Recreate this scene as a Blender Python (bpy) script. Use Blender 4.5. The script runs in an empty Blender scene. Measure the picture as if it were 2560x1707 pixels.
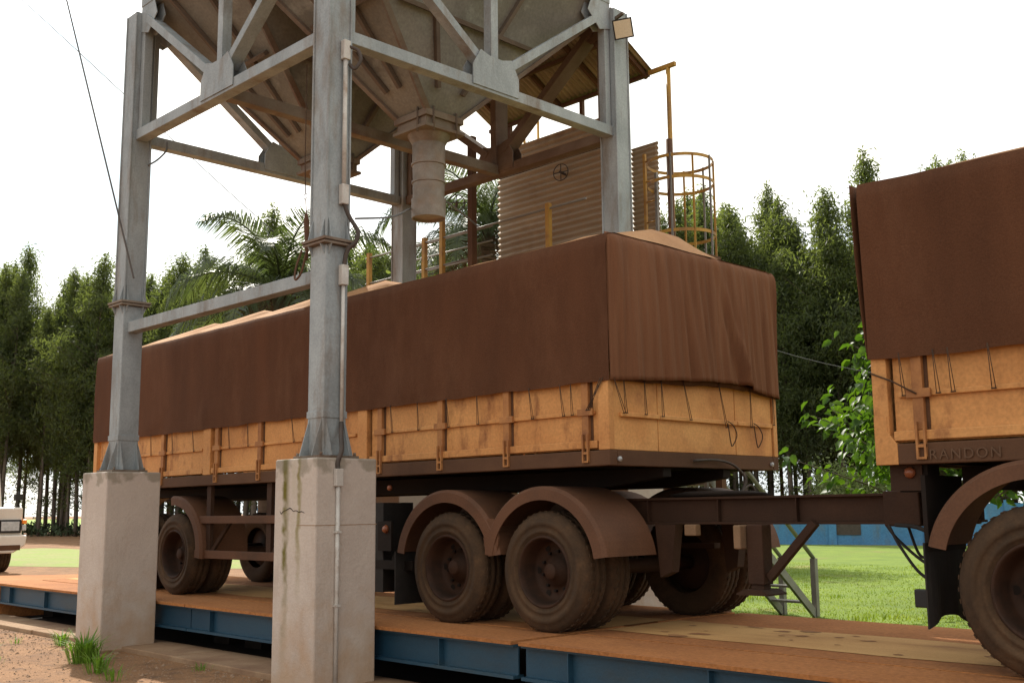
import bpy, bmesh, math, random
from mathutils import Vector, Matrix, noise
random.seed(7)
R = math.radians
scn = bpy.context.scene
COL = scn.collection
PI = math.pi

# ------------------------------------------------------------------ materials
def nn(nt, t, **kw):
    n = nt.nodes.new(t)
    for k_, v in kw.items():
        setattr(n, k_, v)
    return n

def setin(n, **kw):
    for k_, v in kw.items():
        n.inputs[k_.replace('_', ' ')].default_value = v

def c4(c): return (c[0], c[1], c[2], 1)

def mat(name, c1, c2=None, scale=3.0, rough=.7, metal=0.0, stretch=(1, 1, 1), contrast=(.35, .65),
        dirt=None, dscale=1.2, dthr=(.5, .7), dstretch=(1, 1, 1), bump=0.0, bscale=40, bstretch=(1, 1, 1),
        fine=.12, fscale=60, spec=.3, coord='Object', transl=None):
    m = bpy.data.materials.new(name); m.use_nodes = True
    nt = m.node_tree; nt.nodes.clear(); L = nt.links.new
    out = nn(nt, 'ShaderNodeOutputMaterial')
    b = nn(nt, 'ShaderNodeBsdfPrincipled')
    b.inputs['Roughness'].default_value = rough; b.inputs['Metallic'].default_value = metal
    b.inputs['Specular IOR Level'].default_value = spec
    tc = nn(nt, 'ShaderNodeTexCoord')
    def mp(st):
        q = nn(nt, 'ShaderNodeMapping'); q.inputs['Scale'].default_value = st
        L(tc.outputs[coord], q.inputs['Vector']); return q
    def noi(sc, st, det=6, ro=.6):
        q = nn(nt, 'ShaderNodeTexNoise'); q.inputs['Scale'].default_value = sc
        q.inputs['Detail'].default_value = det; q.inputs['Roughness'].default_value = ro
        L(mp(st).outputs[0], q.inputs['Vector']); return q
    def ramp(src, a, bb):
        q = nn(nt, 'ShaderNodeMapRange'); q.inputs['From Min'].default_value = a; q.inputs['From Max'].default_value = bb
        L(src, q.inputs['Value']); return q.outputs[0]
    def mix(f, a, bb, mode='MIX'):
        q = nn(nt, 'ShaderNodeMix', data_type='RGBA', blend_type=mode)
        for s_, v in ((0, f), (6, a), (7, bb)):
            if isinstance(v, (tuple, list)): q.inputs[s_].default_value = c4(v)
            elif isinstance(v, (int, float)): q.inputs[s_].default_value = v
            else: L(v, q.inputs[s_])
        return q.outputs[2]
    col = mix(ramp(noi(scale, stretch).outputs[0], *contrast), c1, c2 or c1)
    if dirt:
        col = mix(ramp(noi(dscale, dstretch, 8, .65).outputs[0], *dthr), col, dirt)
    if fine:
        f = ramp(noi(fscale, (1, 1, 1), 3).outputs[0], .2, .8)
        mm = nn(nt, 'ShaderNodeMapRange'); mm.inputs['To Min'].default_value = 1 - fine; mm.inputs['To Max'].default_value = 1 + fine
        L(f, mm.inputs['Value'])
        vm = nn(nt, 'ShaderNodeVectorMath', operation='SCALE'); L(col, vm.inputs[0]); L(mm.outputs[0], vm.inputs['Scale']); col = vm.outputs[0]
    L(col, b.inputs['Base Color'])
    if bump:
        bp = nn(nt, 'ShaderNodeBump'); bp.inputs['Strength'].default_value = bump; bp.inputs['Distance'].default_value = .02
        L(noi(bscale, bstretch, 4).outputs[0], bp.inputs['Height']); L(bp.outputs[0], b.inputs['Normal'])
    if transl:
        t = nn(nt, 'ShaderNodeBsdfTranslucent')
        sc_ = nn(nt, 'ShaderNodeMix', data_type='RGBA', blend_type='MULTIPLY'); sc_.inputs[0].default_value = 1
        L(col, sc_.inputs[6]); sc_.inputs[7].default_value = c4(transl[1]); L(sc_.outputs[2], t.inputs['Color'])
        ms = nn(nt, 'ShaderNodeMixShader'); ms.inputs[0].default_value = transl[0]
        L(b.outputs[0], ms.inputs[1]); L(t.outputs[0], ms.inputs[2]); L(ms.outputs[0], out.inputs[0])
    else:
        L(b.outputs[0], out.inputs[0])
    m['_col'] = 1
    return m

M = {}
M['steel'] = mat('galvanised_steel', (0.2321, 0.2548, 0.2616), (0.326, 0.3536, 0.3617), 3.0, .6, .03, (1, 1, .5), dirt=(0.168, 0.13, 0.09793), dscale=1.7, dthr=(.5, .74), dstretch=(2.2, 2.2, .6), bump=.2, bscale=26, fine=.16, fscale=45)
M['steel_dusty'] = mat('dusty_steel', (0.154, 0.1224, 0.0924), (0.21, 0.17, 0.132), 2.5, .75, .0, dirt=(0.119, 0.0612, 0.0363), dscale=2, dthr=(.45, .7), bump=.1)
M['rust_shade'] = mat('rusty_shaded_steel', (.115, .075, .052), (.16, .11, .08), 2.5, .8, 0, dirt=(.2, .15, .11), dscale=1.8, dthr=(.5, .75), bump=.15)  # rust brown, with the roof's shade on the far members put into it
M['hopper'] = mat('dusty_hopper_plate', (0.2185, 0.205, 0.1714), (0.1442, 0.135, 0.1125), 1.1, .75, 0, contrast=(.38, .62), dirt=(0.3146, 0.31, 0.2678), dscale=1.5, dthr=(.56, .7), bump=.25, bscale=9, fine=.2, fscale=30)
M['rib'] = mat('hopper_rib', (0.105, 0.077, 0.056), (0.14, 0.105, 0.077), 3, .8)
M['spout'] = mat('spout_sheet', (0.2565, 0.2244, 0.188), (0.1615, 0.132, 0.104), 4, .5, .25, dirt=(0.228, 0.1496, 0.096), dscale=3, dthr=(.5, .75))
M['concrete'] = mat('painted_concrete', (.52, .45, .39), (.44, .37, .31), 1.6, .9, 0, (1, 1, .6), dirt=(.33, .25, .19), dscale=1.4, dthr=(.55, .8), dstretch=(2, 2, .5), bump=.35, bscale=22, fine=.08)
M['kerb'] = mat('dusty_concrete', (0.323, 0.2125, 0.128), (0.255, 0.153, 0.088), 2, .95, 0, dirt=(0.187, 0.102, 0.06), bump=.4, bscale=20)
M['blue_beam'] = mat('blue_paint', (0.01155, 0.045, 0.07935), (0.01856, 0.063, 0.1), 1.5, .5, 0, (.4, 1, 1), dirt=(0.04125, 0.045, 0.04002), dscale=1.1, dthr=(.5, .75), dstretch=(.6, 1, 1.4), bump=.1, spec=.4)
M['deck'] = mat('dusty_deck', (0.4174, 0.1711, 0.05609), (0.3415, 0.1301, 0.04059), 1.1, .95, 0, (.5, 1.3, 1), dirt=(0.2561, 0.09844, 0.03395), dscale=1.1, dthr=(.52, .74), dstretch=(.5, 1.1, 1), bump=.6, bscale=30, fine=.3, fscale=28)
M['tarp'] = mat('brown_tarpaulin', (.106, .0435, .021), (.076, .0315, .0155), .8, .85, 0, (2.0, 2.0, .5), dirt=(.137, .064, .034), dscale=1.1, dthr=(.5, .8), dstretch=(1.2, 1.2, .45), bump=.25, bscale=60, fine=.26, fscale=120, spec=.12)
M['tarp_flap'] = mat('lightened_tarpaulin', (.18, .078, .038), (.135, .057, .028), 1.6, .85, 0, (5, 5, .22), dirt=(.21, .098, .05), dscale=2.0, dthr=(.52, .78), dstretch=(8, 8, .3), bump=.35, bscale=9, bstretch=(5, 5, .35), fine=.2, fscale=130, spec=.15)  # rear face lightened in colour; vertical streaks stand in for wrinkle shading
M['yellow'] = mat('yellow_board', (.58, .285, .098), (.46, .20, .062), 1.0, .7, 0, (1, 1, 1.3), dirt=(.22, .08, .028), dscale=3.0, dthr=(.53, .72), dstretch=(1.6, 1, .7), bump=.2, bscale=10, fine=.2, fscale=40)
M['lit_yellow'] = mat('lightened_board', (.74, .40, .145), (.56, .255, .08), 1.0, .7, 0, dirt=(.33, .125, .042), dscale=1.6, dthr=(.5, .72), bump=.15, bscale=10, fine=.16, fscale=40)  # rear boards made paler so the colour carries the light on that face
M['yellow_post'] = mat('yellow_post', (.44, .20, .066), (.30, .125, .043), 2.5, .7, 0, dirt=(.2, .078, .03), dscale=3, dthr=(.5, .7))
M['rail'] = mat('dusty_brown_rail', (0.104, 0.04877, 0.02299), (0.07956, 0.03594, 0.01724), 2, .8, 0, dirt=(0.1285, 0.06161, 0.02873), dthr=(.5, .75), bump=.1)
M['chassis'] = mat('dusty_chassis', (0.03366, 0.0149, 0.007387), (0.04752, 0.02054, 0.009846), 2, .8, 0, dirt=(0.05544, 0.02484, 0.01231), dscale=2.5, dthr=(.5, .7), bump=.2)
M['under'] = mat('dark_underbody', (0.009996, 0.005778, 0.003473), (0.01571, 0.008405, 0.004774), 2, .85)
M['tyre'] = mat('dusty_tyre', (0.0704, 0.03795, 0.01805), (0.04096, 0.02415, 0.0133), 2.2, .9, 0, contrast=(.35, .6), dirt=(0.1126, 0.0598, 0.02755), dscale=1.8, dthr=(.48, .72), bump=.3, bscale=30, fine=.2, fscale=50)
M['rim'] = mat('dusty_rim', (0.0442, 0.01733, 0.007124), (0.03314, 0.0128, 0.005089), 4, .75, 0, dirt=(0.01841, 0.008, 0.003393), dscale=4)
M['fender'] = mat('dusty_fender', (0.1288, 0.05616, 0.027), (0.0952, 0.04104, 0.02), 1.6, .7, 0, dirt=(0.0672, 0.0324, 0.017), dscale=1.3, dthr=(.5, .72), bump=.1, fine=.18)
M['rubber'] = mat('black_rubber', (.02, .017, .015), (.03, .024, .02), 5, .8)
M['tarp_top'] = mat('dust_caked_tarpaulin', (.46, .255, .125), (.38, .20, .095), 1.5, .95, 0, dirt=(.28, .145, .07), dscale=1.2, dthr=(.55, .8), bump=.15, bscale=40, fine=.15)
M['deck_mud'] = mat('dried_mud', (.62, .36, .14), (.50, .27, .10), 1.6, .95, 0, (.4, 1.6, 1), dirt=(.33, .15, .065), dscale=1.8, dthr=(.56, .74), dstretch=(.5, 1.6, 1), bump=.3, bscale=20, fine=.15)
M['rope'] = mat('dark_rope', (.05, .028, .018), (.08, .045, .025), 20, .95)
M['amber'] = mat('amber_lens', (.30, .09, .035), (.2, .06, .025), 10, .35, spec=.5)
M['orange'] = mat('orange_lens', (.9, .25, .02), None, 4, .2, spec=.5, fine=0)
M['white'] = mat('white_paint', (.68, .62, .54), (.62, .55, .47), 2, .35, 0, dirt=(.42, .28, .18), dscale=1.3, dthr=(.6, .85), fine=.04, spec=.5)
M['glass'] = mat('dark_glass', (.03, .035, .04), None, 2, .08, fine=0, spec=.6)
M['lens'] = mat('headlight_glass', (.35, .36, .36), (.5, .5, .5), 14, .15, spec=.6)
M['black'] = mat('black_plastic', (.025, .023, .022), None, 4, .55)
M['sheet'] = mat('corrugated_sheet', (0.4148, 0.3294, 0.2379), (0.3172, 0.244, 0.1708), 2, .7, .05, (.3, 1, 1), dirt=(0.2074, 0.1281, 0.08296), dscale=1.1, dthr=(.52, .75), dstretch=(1, 1, .7))
M['roof'] = mat('roof_sheet', (.33, .26, .175), (.25, .19, .125), 2, .75, .05, dirt=(.16, .11, .07), dscale=1.5)
M['ysteel'] = mat('yellow_steel', (0.4218, 0.236, 0.04032), (0.3314, 0.1708, 0.03528), 3, .55, 0, dirt=(0.2009, 0.1004, 0.04032), dscale=3, dthr=(.5, .7))
M['grey_rail'] = mat('grey_tube', (0.252, 0.24, 0.216), (0.198, 0.18, 0.162), 3, .4, .4)
M['pvc'] = mat('pale_conduit', (.55, .53, .49), (.45, .41, .37), 5, .5, 0, dirt=(.3, .22, .16), dscale=4)
M['hose'] = mat('dark_hose', (.055, .045, .038), (.08, .06, .05), 8, .7)
M['wire'] = mat('thin_wire', (.12, .12, .12), None, 5, .5)
M['lamp_glass'] = mat('floodlight_glass', (.66, .58, .44), (.6, .52, .38), 5, .2, spec=.5)
M['blue_wall'] = mat('blue_wall_paint', (.085, .235, .42), (.06, .185, .35), .8, .8, 0, dirt=(.11, .16, .2), dscale=1.6, dthr=(.5, .72), dstretch=(1, 1, .35), fine=.2, fscale=14)
M['bark'] = mat('eucalyptus_bark', (.085, .066, .05), (.14, .11, .085), 3, .9, 0, (3, 3, .4), bump=.3, bscale=8)
M['palm_bark'] = mat('palm_bark', (.11, .085, .06), (.07, .05, .038), 3, .95, 0, (1, 1, 5), bump=.5, bscale=9)
M['leaf'] = mat('eucalyptus_leaf', (.050, .066, .030), (.092, .115, .048), .5, .6, 0, (1, 1, 1), contrast=(.3, .7), fine=.3, fscale=9, spec=.3, transl=(.52, (2.3, 2.3, .95)), coord='Object')
M['palm_leaf'] = mat('palm_leaflet', (.046, .066, .032), (.075, .098, .042), 2, .4, 0, fine=.25, fscale=8, spec=.5, transl=(.4, (1.8, 1.85, .85)))
M['dead_leaf'] = mat('dead_frond', (.10, .06, .035), (.14, .085, .05), 3, .9)
M['broad_leaf'] = mat('broad_leaf', (0.0342, 0.07286, 0.01296), (0.0646, 0.1077, 0.0144), 2.5, .5, 0, fine=.3, fscale=5, spec=.32, transl=(.45, (1.9, 2.1, .7)))
M['pale_leaf'] = mat('pale_leaf', (.14, .19, .07), (.2, .23, .09), 5, .5, 0, fine=.2, fscale=9, transl=(.4, (1.5, 1.6, .9)))
M['blade'] = mat('grass_blade', (0.1229, 0.1904, 0.018), (0.189, 0.2318, 0.0288), 1.2, .5, 0, fine=.25, fscale=6, spec=.4, transl=(.45, (1.6, 1.6, .7)))
M['weed'] = mat('weed_leaf', (.10, .20, .025), (.15, .24, .035), 6, .55, 0, fine=.2, fscale=15, transl=(.4, (1.5, 1.6, .7)))
M['lawn'] = mat('lawn', (.16, .225, .026), (.105, .165, .022), .9, .95, 0, dirt=(.22, .20, .06), dscale=.45, dthr=(.56, .72), bump=.8, bscale=9, fine=.35, fscale=22)
M['field'] = mat('far_field', (.20, .30, .05), (.26, .34, .08), .05, .95)
M['earth'] = mat('red_earth', (.285, .15, .07), (.20, .102, .046), .7, .95, 0, dirt=(.13, .07, .036), dscale=3.2, dthr=(.5, .68), bump=1.0, bscale=20, fine=.4, fscale=38)
M['verge'] = mat('green_verge', (.20, .27, .05), (.24, .25, .09), .6, .95, 0, dirt=(.33, .22, .13), dscale=.7, dthr=(.55, .75), fine=.25, fscale=8)
M['shrub'] = mat('undergrowth_leaf', (.03, .045, .02), (.05, .07, .028), .8, .7, 0, fine=.3, fscale=7)
M['pebble'] = mat('pebble', (.33, .22, .14), (.22, .14, .09), 6, .9)
M['letter'] = mat('worn_letter', (.125, .068, .038), (.10, .054, .03), 12, .8)
M['block'] = mat('hanger_block', (.20, .125, .07), (.25, .15, .085), 4, .85)

# pier with painted algae streaks, a crack and red mud splash: extra materials for that one pier
def pier_material(name, streaks):
    m = mat(name, (.52, .45, .39), (.45, .38, .33), 1.6, .9, 0, (1, 1, .6), dirt=(.36, .28, .215), dscale=1.4, dthr=(.55, .8), dstretch=(2, 2, .5), bump=.35, bscale=22, fine=.08)
    nt = m.node_tree; L = nt.links.new
    b = [n for n in nt.nodes if n.type == 'BSDF_PRINCIPLED'][0]
    col = b.inputs['Base Color'].links[0].from_socket
    tc = nn(nt, 'ShaderNodeTexCoord'); sep = nn(nt, 'ShaderNodeSeparateXYZ'); L(tc.outputs['Object'], sep.inputs[0])
    no = nn(nt, 'ShaderNodeTexNoise'); no.inputs['Scale'].default_value = 5; no.inputs['Detail'].default_value = 7
    L(tc.outputs['Object'], no.inputs['Vector'])
    def math_(op, a, bb):
        q = nn(nt, 'ShaderNodeMath', operation=op)
        for i, v in enumerate((a, bb)):
            if isinstance(v, (int, float)): q.inputs[i].default_value = v
            else: L(v, q.inputs[i])
        return q.outputs[0]
    def rng(v, a, bb, c=0., d=1.):
        q = nn(nt, 'ShaderNodeMapRange'); L(v, q.inputs['Value'])
        for k_, x in zip(('From Min', 'From Max', 'To Min', 'To Max'), (a, bb, c, d)): q.inputs[k_].default_value = x
        return q.outputs[0]
    def mixc(f, a, cc):
        q = nn(nt, 'ShaderNodeMix', data_type='RGBA'); L(f, q.inputs[0]); L(a, q.inputs[6]); q.inputs[7].default_value = c4(cc); return q.outputs[2]
    wob = rng(no.outputs[0], .3, .7, -.035, .035)
    front = rng(sep.outputs['Y'], -.335, -.325, 1, 0)
    for (x0, w, ztop, zbot, cc, amt) in streaks:
        dx = math_('ABSOLUTE', math_('ADD', math_('SUBTRACT', sep.outputs['X'], x0), wob), 0)
        s = rng(dx, w, w * .25, 0, amt)
        s = math_('MULTIPLY', s, rng(sep.outputs['Z'], zbot, zbot + .9))
        s = math_('MULTIPLY', s, front)
        s = math_('MULTIPLY', s, rng(no.outputs[0], .25, .6))
        col = mixc(s, col, cc)
    z = math_('ADD', sep.outputs['Z'], rng(no.outputs[0], .2, .8, -.45, .45))
    col = mixc(rng(z, .75, .0, 0, .62), col, (.40, .235, .115))
    z2 = math_('ADD', sep.outputs['Z'], rng(no.outputs[0], .3, .7, -.16, .16))
    col = mixc(rng(z2, 2.0, 2.1, 0, .55), col, (.17, .15, .10))
    L(col, b.inputs['Base Color'])
    return m
M['pier_plain'] = pier_material('weathered_pier', [(-.2, .05, 2.1, .9, (.3, .25, .2), .4)])
M['pier_algae'] = pier_material('algae_streaked_pier', [(-.145, .062, 2.1, .1, (.13, .11, .015), 1.0), (.075, .05, 2.1, .7, (.2, .17, .045), .9), (-.02, .06, 2.1, 1.2, (.36, .33, .18), .4)])

# ------------------------------------------------------------------ mesh building
class MB:
    def __init__(s): s.v = []; s.f = []; s.sm = []
    def add(s, vs, fs, smooth=False):
        o = len(s.v); s.v += [tuple(v) for v in vs]; s.f += [tuple(i + o for i in f) for f in fs]; s.sm += [smooth] * len(fs); return s
    def box(s, x0, x1, y0, y1, z0, z1):
        return s.add([(x0, y0, z0), (x1, y0, z0), (x1, y1, z0), (x0, y1, z0), (x0, y0, z1), (x1, y0, z1), (x1, y1, z1), (x0, y1, z1)],
                     [(0, 3, 2, 1), (4, 5, 6, 7), (0, 1, 5, 4), (1, 2, 6, 5), (2, 3, 7, 6), (3, 0, 4, 7)])
    def bar(s, p, q, w, h, up=(0, 0, 1)):
        p, q = Vector(p), Vector(q); d = (q - p).normalized(); up = Vector(up)
        a = d.cross(up)
        if a.length < 1e-4: a = d.cross(Vector((0, 1, 0)))
        a.normalize(); b = a.cross(d).normalized(); a *= w / 2; b *= h / 2
        vs = [p - a - b, p + a - b, p + a + b, p - a + b, q - a - b, q + a - b, q + a + b, q - a + b]
        return s.add(vs, [(0, 1, 2, 3), (7, 6, 5, 4), (4, 5, 1, 0), (5, 6, 2, 1), (6, 7, 3, 2), (7, 4, 0, 3)])
    def tube(s, pts, r, n=8, caps=True):
        pts = [Vector(p) for p in pts]; rs = r if isinstance(r, (list, tuple)) else [r] * len(pts)
        vs = []; fs = []; prev = None
        for i, p in enumerate(pts):
            d = (pts[min(i + 1, len(pts) - 1)] - pts[max(i - 1, 0)]).normalized()
            if prev is None:
                a = d.cross(Vector((0, 0, 1)))
                if a.length < 1e-3: a = d.cross(Vector((1, 0, 0)))
            else: a = prev - d * prev.dot(d)
            a.normalize(); prev = a; b = d.cross(a)
            for k in range(n):
                t = 2 * PI * k / n; vs.append(p + (a * math.cos(t) + b * math.sin(t)) * rs[i])
        for i in range(len(pts) - 1):
            for k in range(n):
                k2 = (k + 1) % n; fs.append((i * n + k, i * n + k2, (i + 1) * n + k2, (i + 1) * n + k))
        s.add(vs, fs, True)
        if caps:
            o = len(s.v) - len(vs); s.f += [tuple(o + k for k in reversed(range(n))), tuple(o + (len(pts) - 1) * n + k for k in range(n))]; s.sm += [False, False]
        return s
    def lathe(s, prof, c, axis='z', n=40, smooth=True, close=False):
        # prof: (radius, along)
        vs = []; fs = []; m = len(prof)
        for k in range(n):
            t = 2 * PI * k / n; ct, st = math.cos(t), math.sin(t)
            for (r, a) in prof:
                if axis == 'z': vs.append((c[0] + r * ct, c[1] + r * st, c[2] + a))
                elif axis == 'y': vs.append((c[0] + r * ct, c[1] + a, c[2] + r * st))
                else: vs.append((c[0] + a, c[1] + r * ct, c[2] + r * st))
        for k in range(n):
            k2 = (k + 1) % n
            for j in range(m - 1): fs.append((k * m + j, k2 * m + j, k2 * m + j + 1, k * m + j + 1))
        return s.add(vs, fs, smooth)
    def prism(s, poly, axis, a0, a1):
        # poly: 2D points in the plane normal to the axis
        def P(u, v, a): return {'x': (a, u, v), 'y': (u, a, v), 'z': (u, v, a)}[axis]
        n = len(poly)
        vs = [P(u, v, a0) for u, v in poly] + [P(u, v, a1) for u, v in poly]
        fs = [tuple(range(n)), tuple(reversed(range(n, 2 * n)))] + [(i, n + i, n + (i + 1) % n, (i + 1) % n) for i in range(n)]
        return s.add(vs, fs)
    def build(s, name, m, parent=None, bevel=0, off=(0, 0, 0), solid=0, recalc=True):
        me = bpy.data.meshes.new(name)
        w = Vector(off)
        if parent is not None: w = w + ORG.get(parent.name, Vector((0, 0, 0)))
        me.from_pydata([tuple(Vector(v) - w) for v in s.v], [], s.f)
        me.polygons.foreach_set('use_smooth', s.sm)
        if recalc:
            bm = bmesh.new(); bm.from_mesh(me); bmesh.ops.recalc_face_normals(bm, faces=bm.faces); bm.to_mesh(me); bm.free()
        me.materials.append(m if not isinstance(m, str) else M[m])
        o = bpy.data.objects.new(name, me); COL.objects.link(o)
        if parent is not None:
            o.parent = parent; ORG[o.name] = w
            if off != (0, 0, 0): o.location = off
        else:
            ORG[o.name] = Vector(off); o.location = off
        if bevel:
            b = o.modifiers.new('bevel', 'BEVEL'); b.width = bevel; b.segments = 2; b.limit_method = 'ANGLE'
        if solid:
            b = o.modifiers.new('solid', 'SOLIDIFY'); b.thickness = solid; b.offset = 0
        return o
ORG = {}
def tag(o, label=None, cat=None, group=None, kind=None):
    for k_, v in (('label', label), ('category', cat), ('group', group), ('kind', kind)):
        if v: o[k_] = v
    return o
def thing(name, label, cat, loc=(0, 0, 0), group=None):
    o = bpy.data.objects.new(name, None); COL.objects.link(o); o.location = loc; o.empty_display_size = .2
    ORG[o.name] = Vector(loc)
    return tag(o, label, cat, group)
def copy_tree(o, parent=None):
    c = o.copy(); COL.objects.link(c)
    if parent: c.parent = parent
    for ch in o.children: copy_tree(ch, c)
    return c
def fbm(x, y, z, s=1.0): return noise.noise(Vector((x * s, y * s, z * s)))

# ------------------------------------------------------------------ the setting
def sheet(name, poly, z, m):
    o = MB().add([(x, y, z) for x, y in poly], [tuple(range(len(poly)))]).build(name, m)
    return tag(o, kind='structure')
sheet('ground', [(-400, -200), (300, -200), (300, 500), (-400, 500)], 0, 'earth')
# lawn behind the weighbridge and far fields beyond the trees
def wavy(pts, amp, n=14):
    out = []
    for i in range(len(pts)):
        a, b = Vector(pts[i]), Vector(pts[(i + 1) % len(pts)])
        for k in range(n):
            p = a.lerp(b, k / n); q = fbm(p.x * .5, p.y * .5, 3.3) * amp
            out.append((p.x + q, p.y + q * .7))
    return out
sheet('lawn', wavy([(-10.5, 6.0), (25, 3.4), (45, 20), (20, 43), (-22, 32.2), (-16, 15)], .5), .006, 'lawn')
sheet('grass_verge', wavy([(-44, 7.8), (-29.5, 5.6), (-22, 9), (-20, 16), (-45, 13.2)], 1.2), .006, 'verge')
sheet('field', [(-230, 40), (-90, 25), (-80, 52), (-30, 75), (40, 80), (150, 120), (100, 480), (-390, 480)], .008, 'field')
kerb = MB()
for i in range(6):
    x0 = -13.2 + i * 3.9
    kerb.box(x0, x0 + 3.88, -1.06 + .012 * (i % 2), -.42, -.1, .055)
tag(kerb.build('kerb', 'kerb', bevel=.012), kind='structure')
sheet('pit_shade', [(-12, -.42), (10, -.42), (10, 2.6), (-12, 2.6)], .005, 'under')  # flat dark sheet stands in for the shade below the deck
rp = MB().add([(-12.06, -.62, .53), (-12.06, 3.0, .53), (-24, 3.4, .012), (-24, -1.0, .012), (-12.06, -.62, -.2), (-12.06, 3.0, -.2), (-24, 3.4, -.2), (-24, -1.0, -.2)],
              [(0, 3, 2, 1), (0, 1, 5, 4), (1, 2, 6, 5), (2, 3, 7, 6), (3, 0, 4, 7)])
tag(rp.build('ramp', 'deck'), kind='structure')

# loose stones on the dirt: far too many to count
peb = MB()
for i in range(5200):
    u = random.random() ** 1.5
    x, y = -12 + 11 * random.random(), -1.12 - 3.6 * u
    r = random.uniform(.004, .016) * (1.8 if random.random() < .06 else 1)
    a = random.random() * 6
    vs = [(x + r * math.cos(a + t) * random.uniform(.7, 1.2), y + r * math.sin(a + t) * random.uniform(.7, 1.2), .002) for t in (0, 1.57, 3.14, 4.71)] + [(x, y, r * .8)]
    peb.add(vs, [(0, 1, 4), (1, 2, 4), (2, 3, 4), (3, 0, 4)])
tag(peb.build('pebbles', 'pebble'), 'small loose stones scattered over the red dirt in front of the weighbridge', 'pebbles', kind='stuff')

# ------------------------------------------------------------------ weighbridge
YP0, YP1, ZP = -.57, 2.6, .54
wb = thing('weighbridge', 'long steel truck weighbridge with blue side beams and a red dusted deck', 'weighbridge', (-1.5, 1.0, 0))
secs = [(-12.0, -6.02), (-6.0, -.60), (-.51, 4.6), (4.63, 10)]
for x0, x1 in secs:
    dk = MB()
    n = 24
    for strip, (ya, yb, za) in enumerate(((YP0 - .03, .12, 0), (.12, .86, .006), (.86, 1.34, -.004), (1.34, 2.0, .006), (2.0, YP1, 0))):
        dk.box(x0, x1, ya + (.004 if strip else 0), yb, ZP - .03, ZP + za)
    dko = dk.build('deck_plate', 'deck', wb)
    mid = MB(); n = 60; vs = []
    for k in range(n + 1):
        x = x0 + .01 + (x1 - x0 - .02) * k / n
        vs += [(x, .48 + .05 * fbm(x * 1.2, 1, 1), ZP + .0095), (x, 1.52 + .07 * fbm(x * .9, 5, 1), ZP + .0095)]
    mid.add(vs, [(2 * k, 2 * k + 2, 2 * k + 3, 2 * k + 1) for k in range(n)])
    mid.build('dried_mud_strip', 'deck_mud', dko, recalc=False)
    for ys, nm in ((YP0, 1), (YP1 - .1, 2)):
        sb = MB().box(x0, x1, ys + .06, ys + .075, .26, .5)
        sb.box(x0, x1, ys, ys + .12, .235, .262).box(x0, x1, ys, ys + .12, .49, .507)
        b = sb.build('side_beam', 'blue_beam', wb)
        k = x0 + .5
        while k < x1 - .2:
            MB().box(k, k + .012, ys + .005, ys + .06, .262, .49).build('web_stiffener', 'blue_beam', b)
            k += 1.32
    for xx in (x0 + .35, x1 - .35):
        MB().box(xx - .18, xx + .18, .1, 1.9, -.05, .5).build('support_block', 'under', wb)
# crust of dried mud and dark damp patches on the deck
mud = MB()
for i in range(26):
    x = random.uniform(-.3, 3.4); y = random.uniform(.5, 1.5); r = random.uniform(.015, .05); n = 9
    if random.random() < .25: r *= 1.8
    pts = [(x + 1.6 * r * math.cos(t) * random.uniform(.45, 1.3), y + r * math.sin(t) * random.uniform(.4, 1.3)) for t in [2 * PI * k / n for k in range(n)]]
    mud.add([(a, b, ZP + .0125 + i * .00003) for a, b in pts], [tuple(range(n))])
M['mud'] = mat('damp_mud', (.36, .175, .07), (.27, .12, .05), 9, .9)
mo = mud.build('mud_patch', 'mud', wb); mo['kind'] = 'stuff'

# ------------------------------------------------------------------ concrete piers
CX = (-6.98, -2.686); CY = (-.975, 3.4125)
PZ = 2.08
piers = {}
plab = {(0, 0): 'pale square concrete pier with weeds round its foot, left of the two near piers',
        (1, 0): 'pale concrete pier with green algae streaks and a white conduit on its face',
        (1, 1): 'sunlit concrete pier standing on the far side behind the two dusty dual wheels',
        (0, 1): 'concrete pier behind the weighbridge, glimpsed under the trailer left of the wheels'}
for (i, j), lb in plab.items():
    x, y = CX[i], CY[j]
    p = thing('concrete_pier', lb, 'pier', (x, y, 0), 'concrete piers under the hopper tower')
    h = .34
    mb = MB()
    nz = 10
    for a in range(nz):
        pass
    mb.box(x - h, x + h, y - h, y + h, -.2, PZ)
    mb.build('shaft', M['pier_algae'] if (i, j) == (1, 0) else M['pier_plain'], p, bevel=.016)
    ft = MB(); n = 26; ring = []
    for k in range(n):
        t = 2 * PI * k / n; c, s_ = math.cos(t), math.sin(t); q = 1 / max(abs(c), abs(s_))
        rr = .42 * q ** .8 * (1 + .16 * fbm(c * 1.7 + i * 3, s_ * 1.7 + j * 5, .5)); ring.append((x + rr * c, y + rr * s_))
    ft.prism(ring, 'z', -.1, .03)
    ft.build('footing', 'kerb', p, bevel=.008)
    if (i, j) == (1, 0):
        cr = MB(); pts = [(-.24, 1.60), (-.22, 1.575), (-.18, 1.60), (-.13, 1.612), (-.08, 1.628), (-.05, 1.622), (-.02, 1.60), (.03, 1.606), (.07, 1.592), (.12, 1.597), (.16, 1.585)]
        for a, b in zip(pts, pts[1:]):
            cr.bar((x + a[0], y - h - .001, a[1]), (x + b[0], y - h - .001, b[1]), .004, .004 + .005 * random.random(), up=(0, 0, 1))
        cr.build('crack', 'under', p)
        MB().box(x + h - .3, x + h + .002, y - h - .002, y + h + .002, 1.47, 1.476).build('form_line', 'kerb', p)

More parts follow.
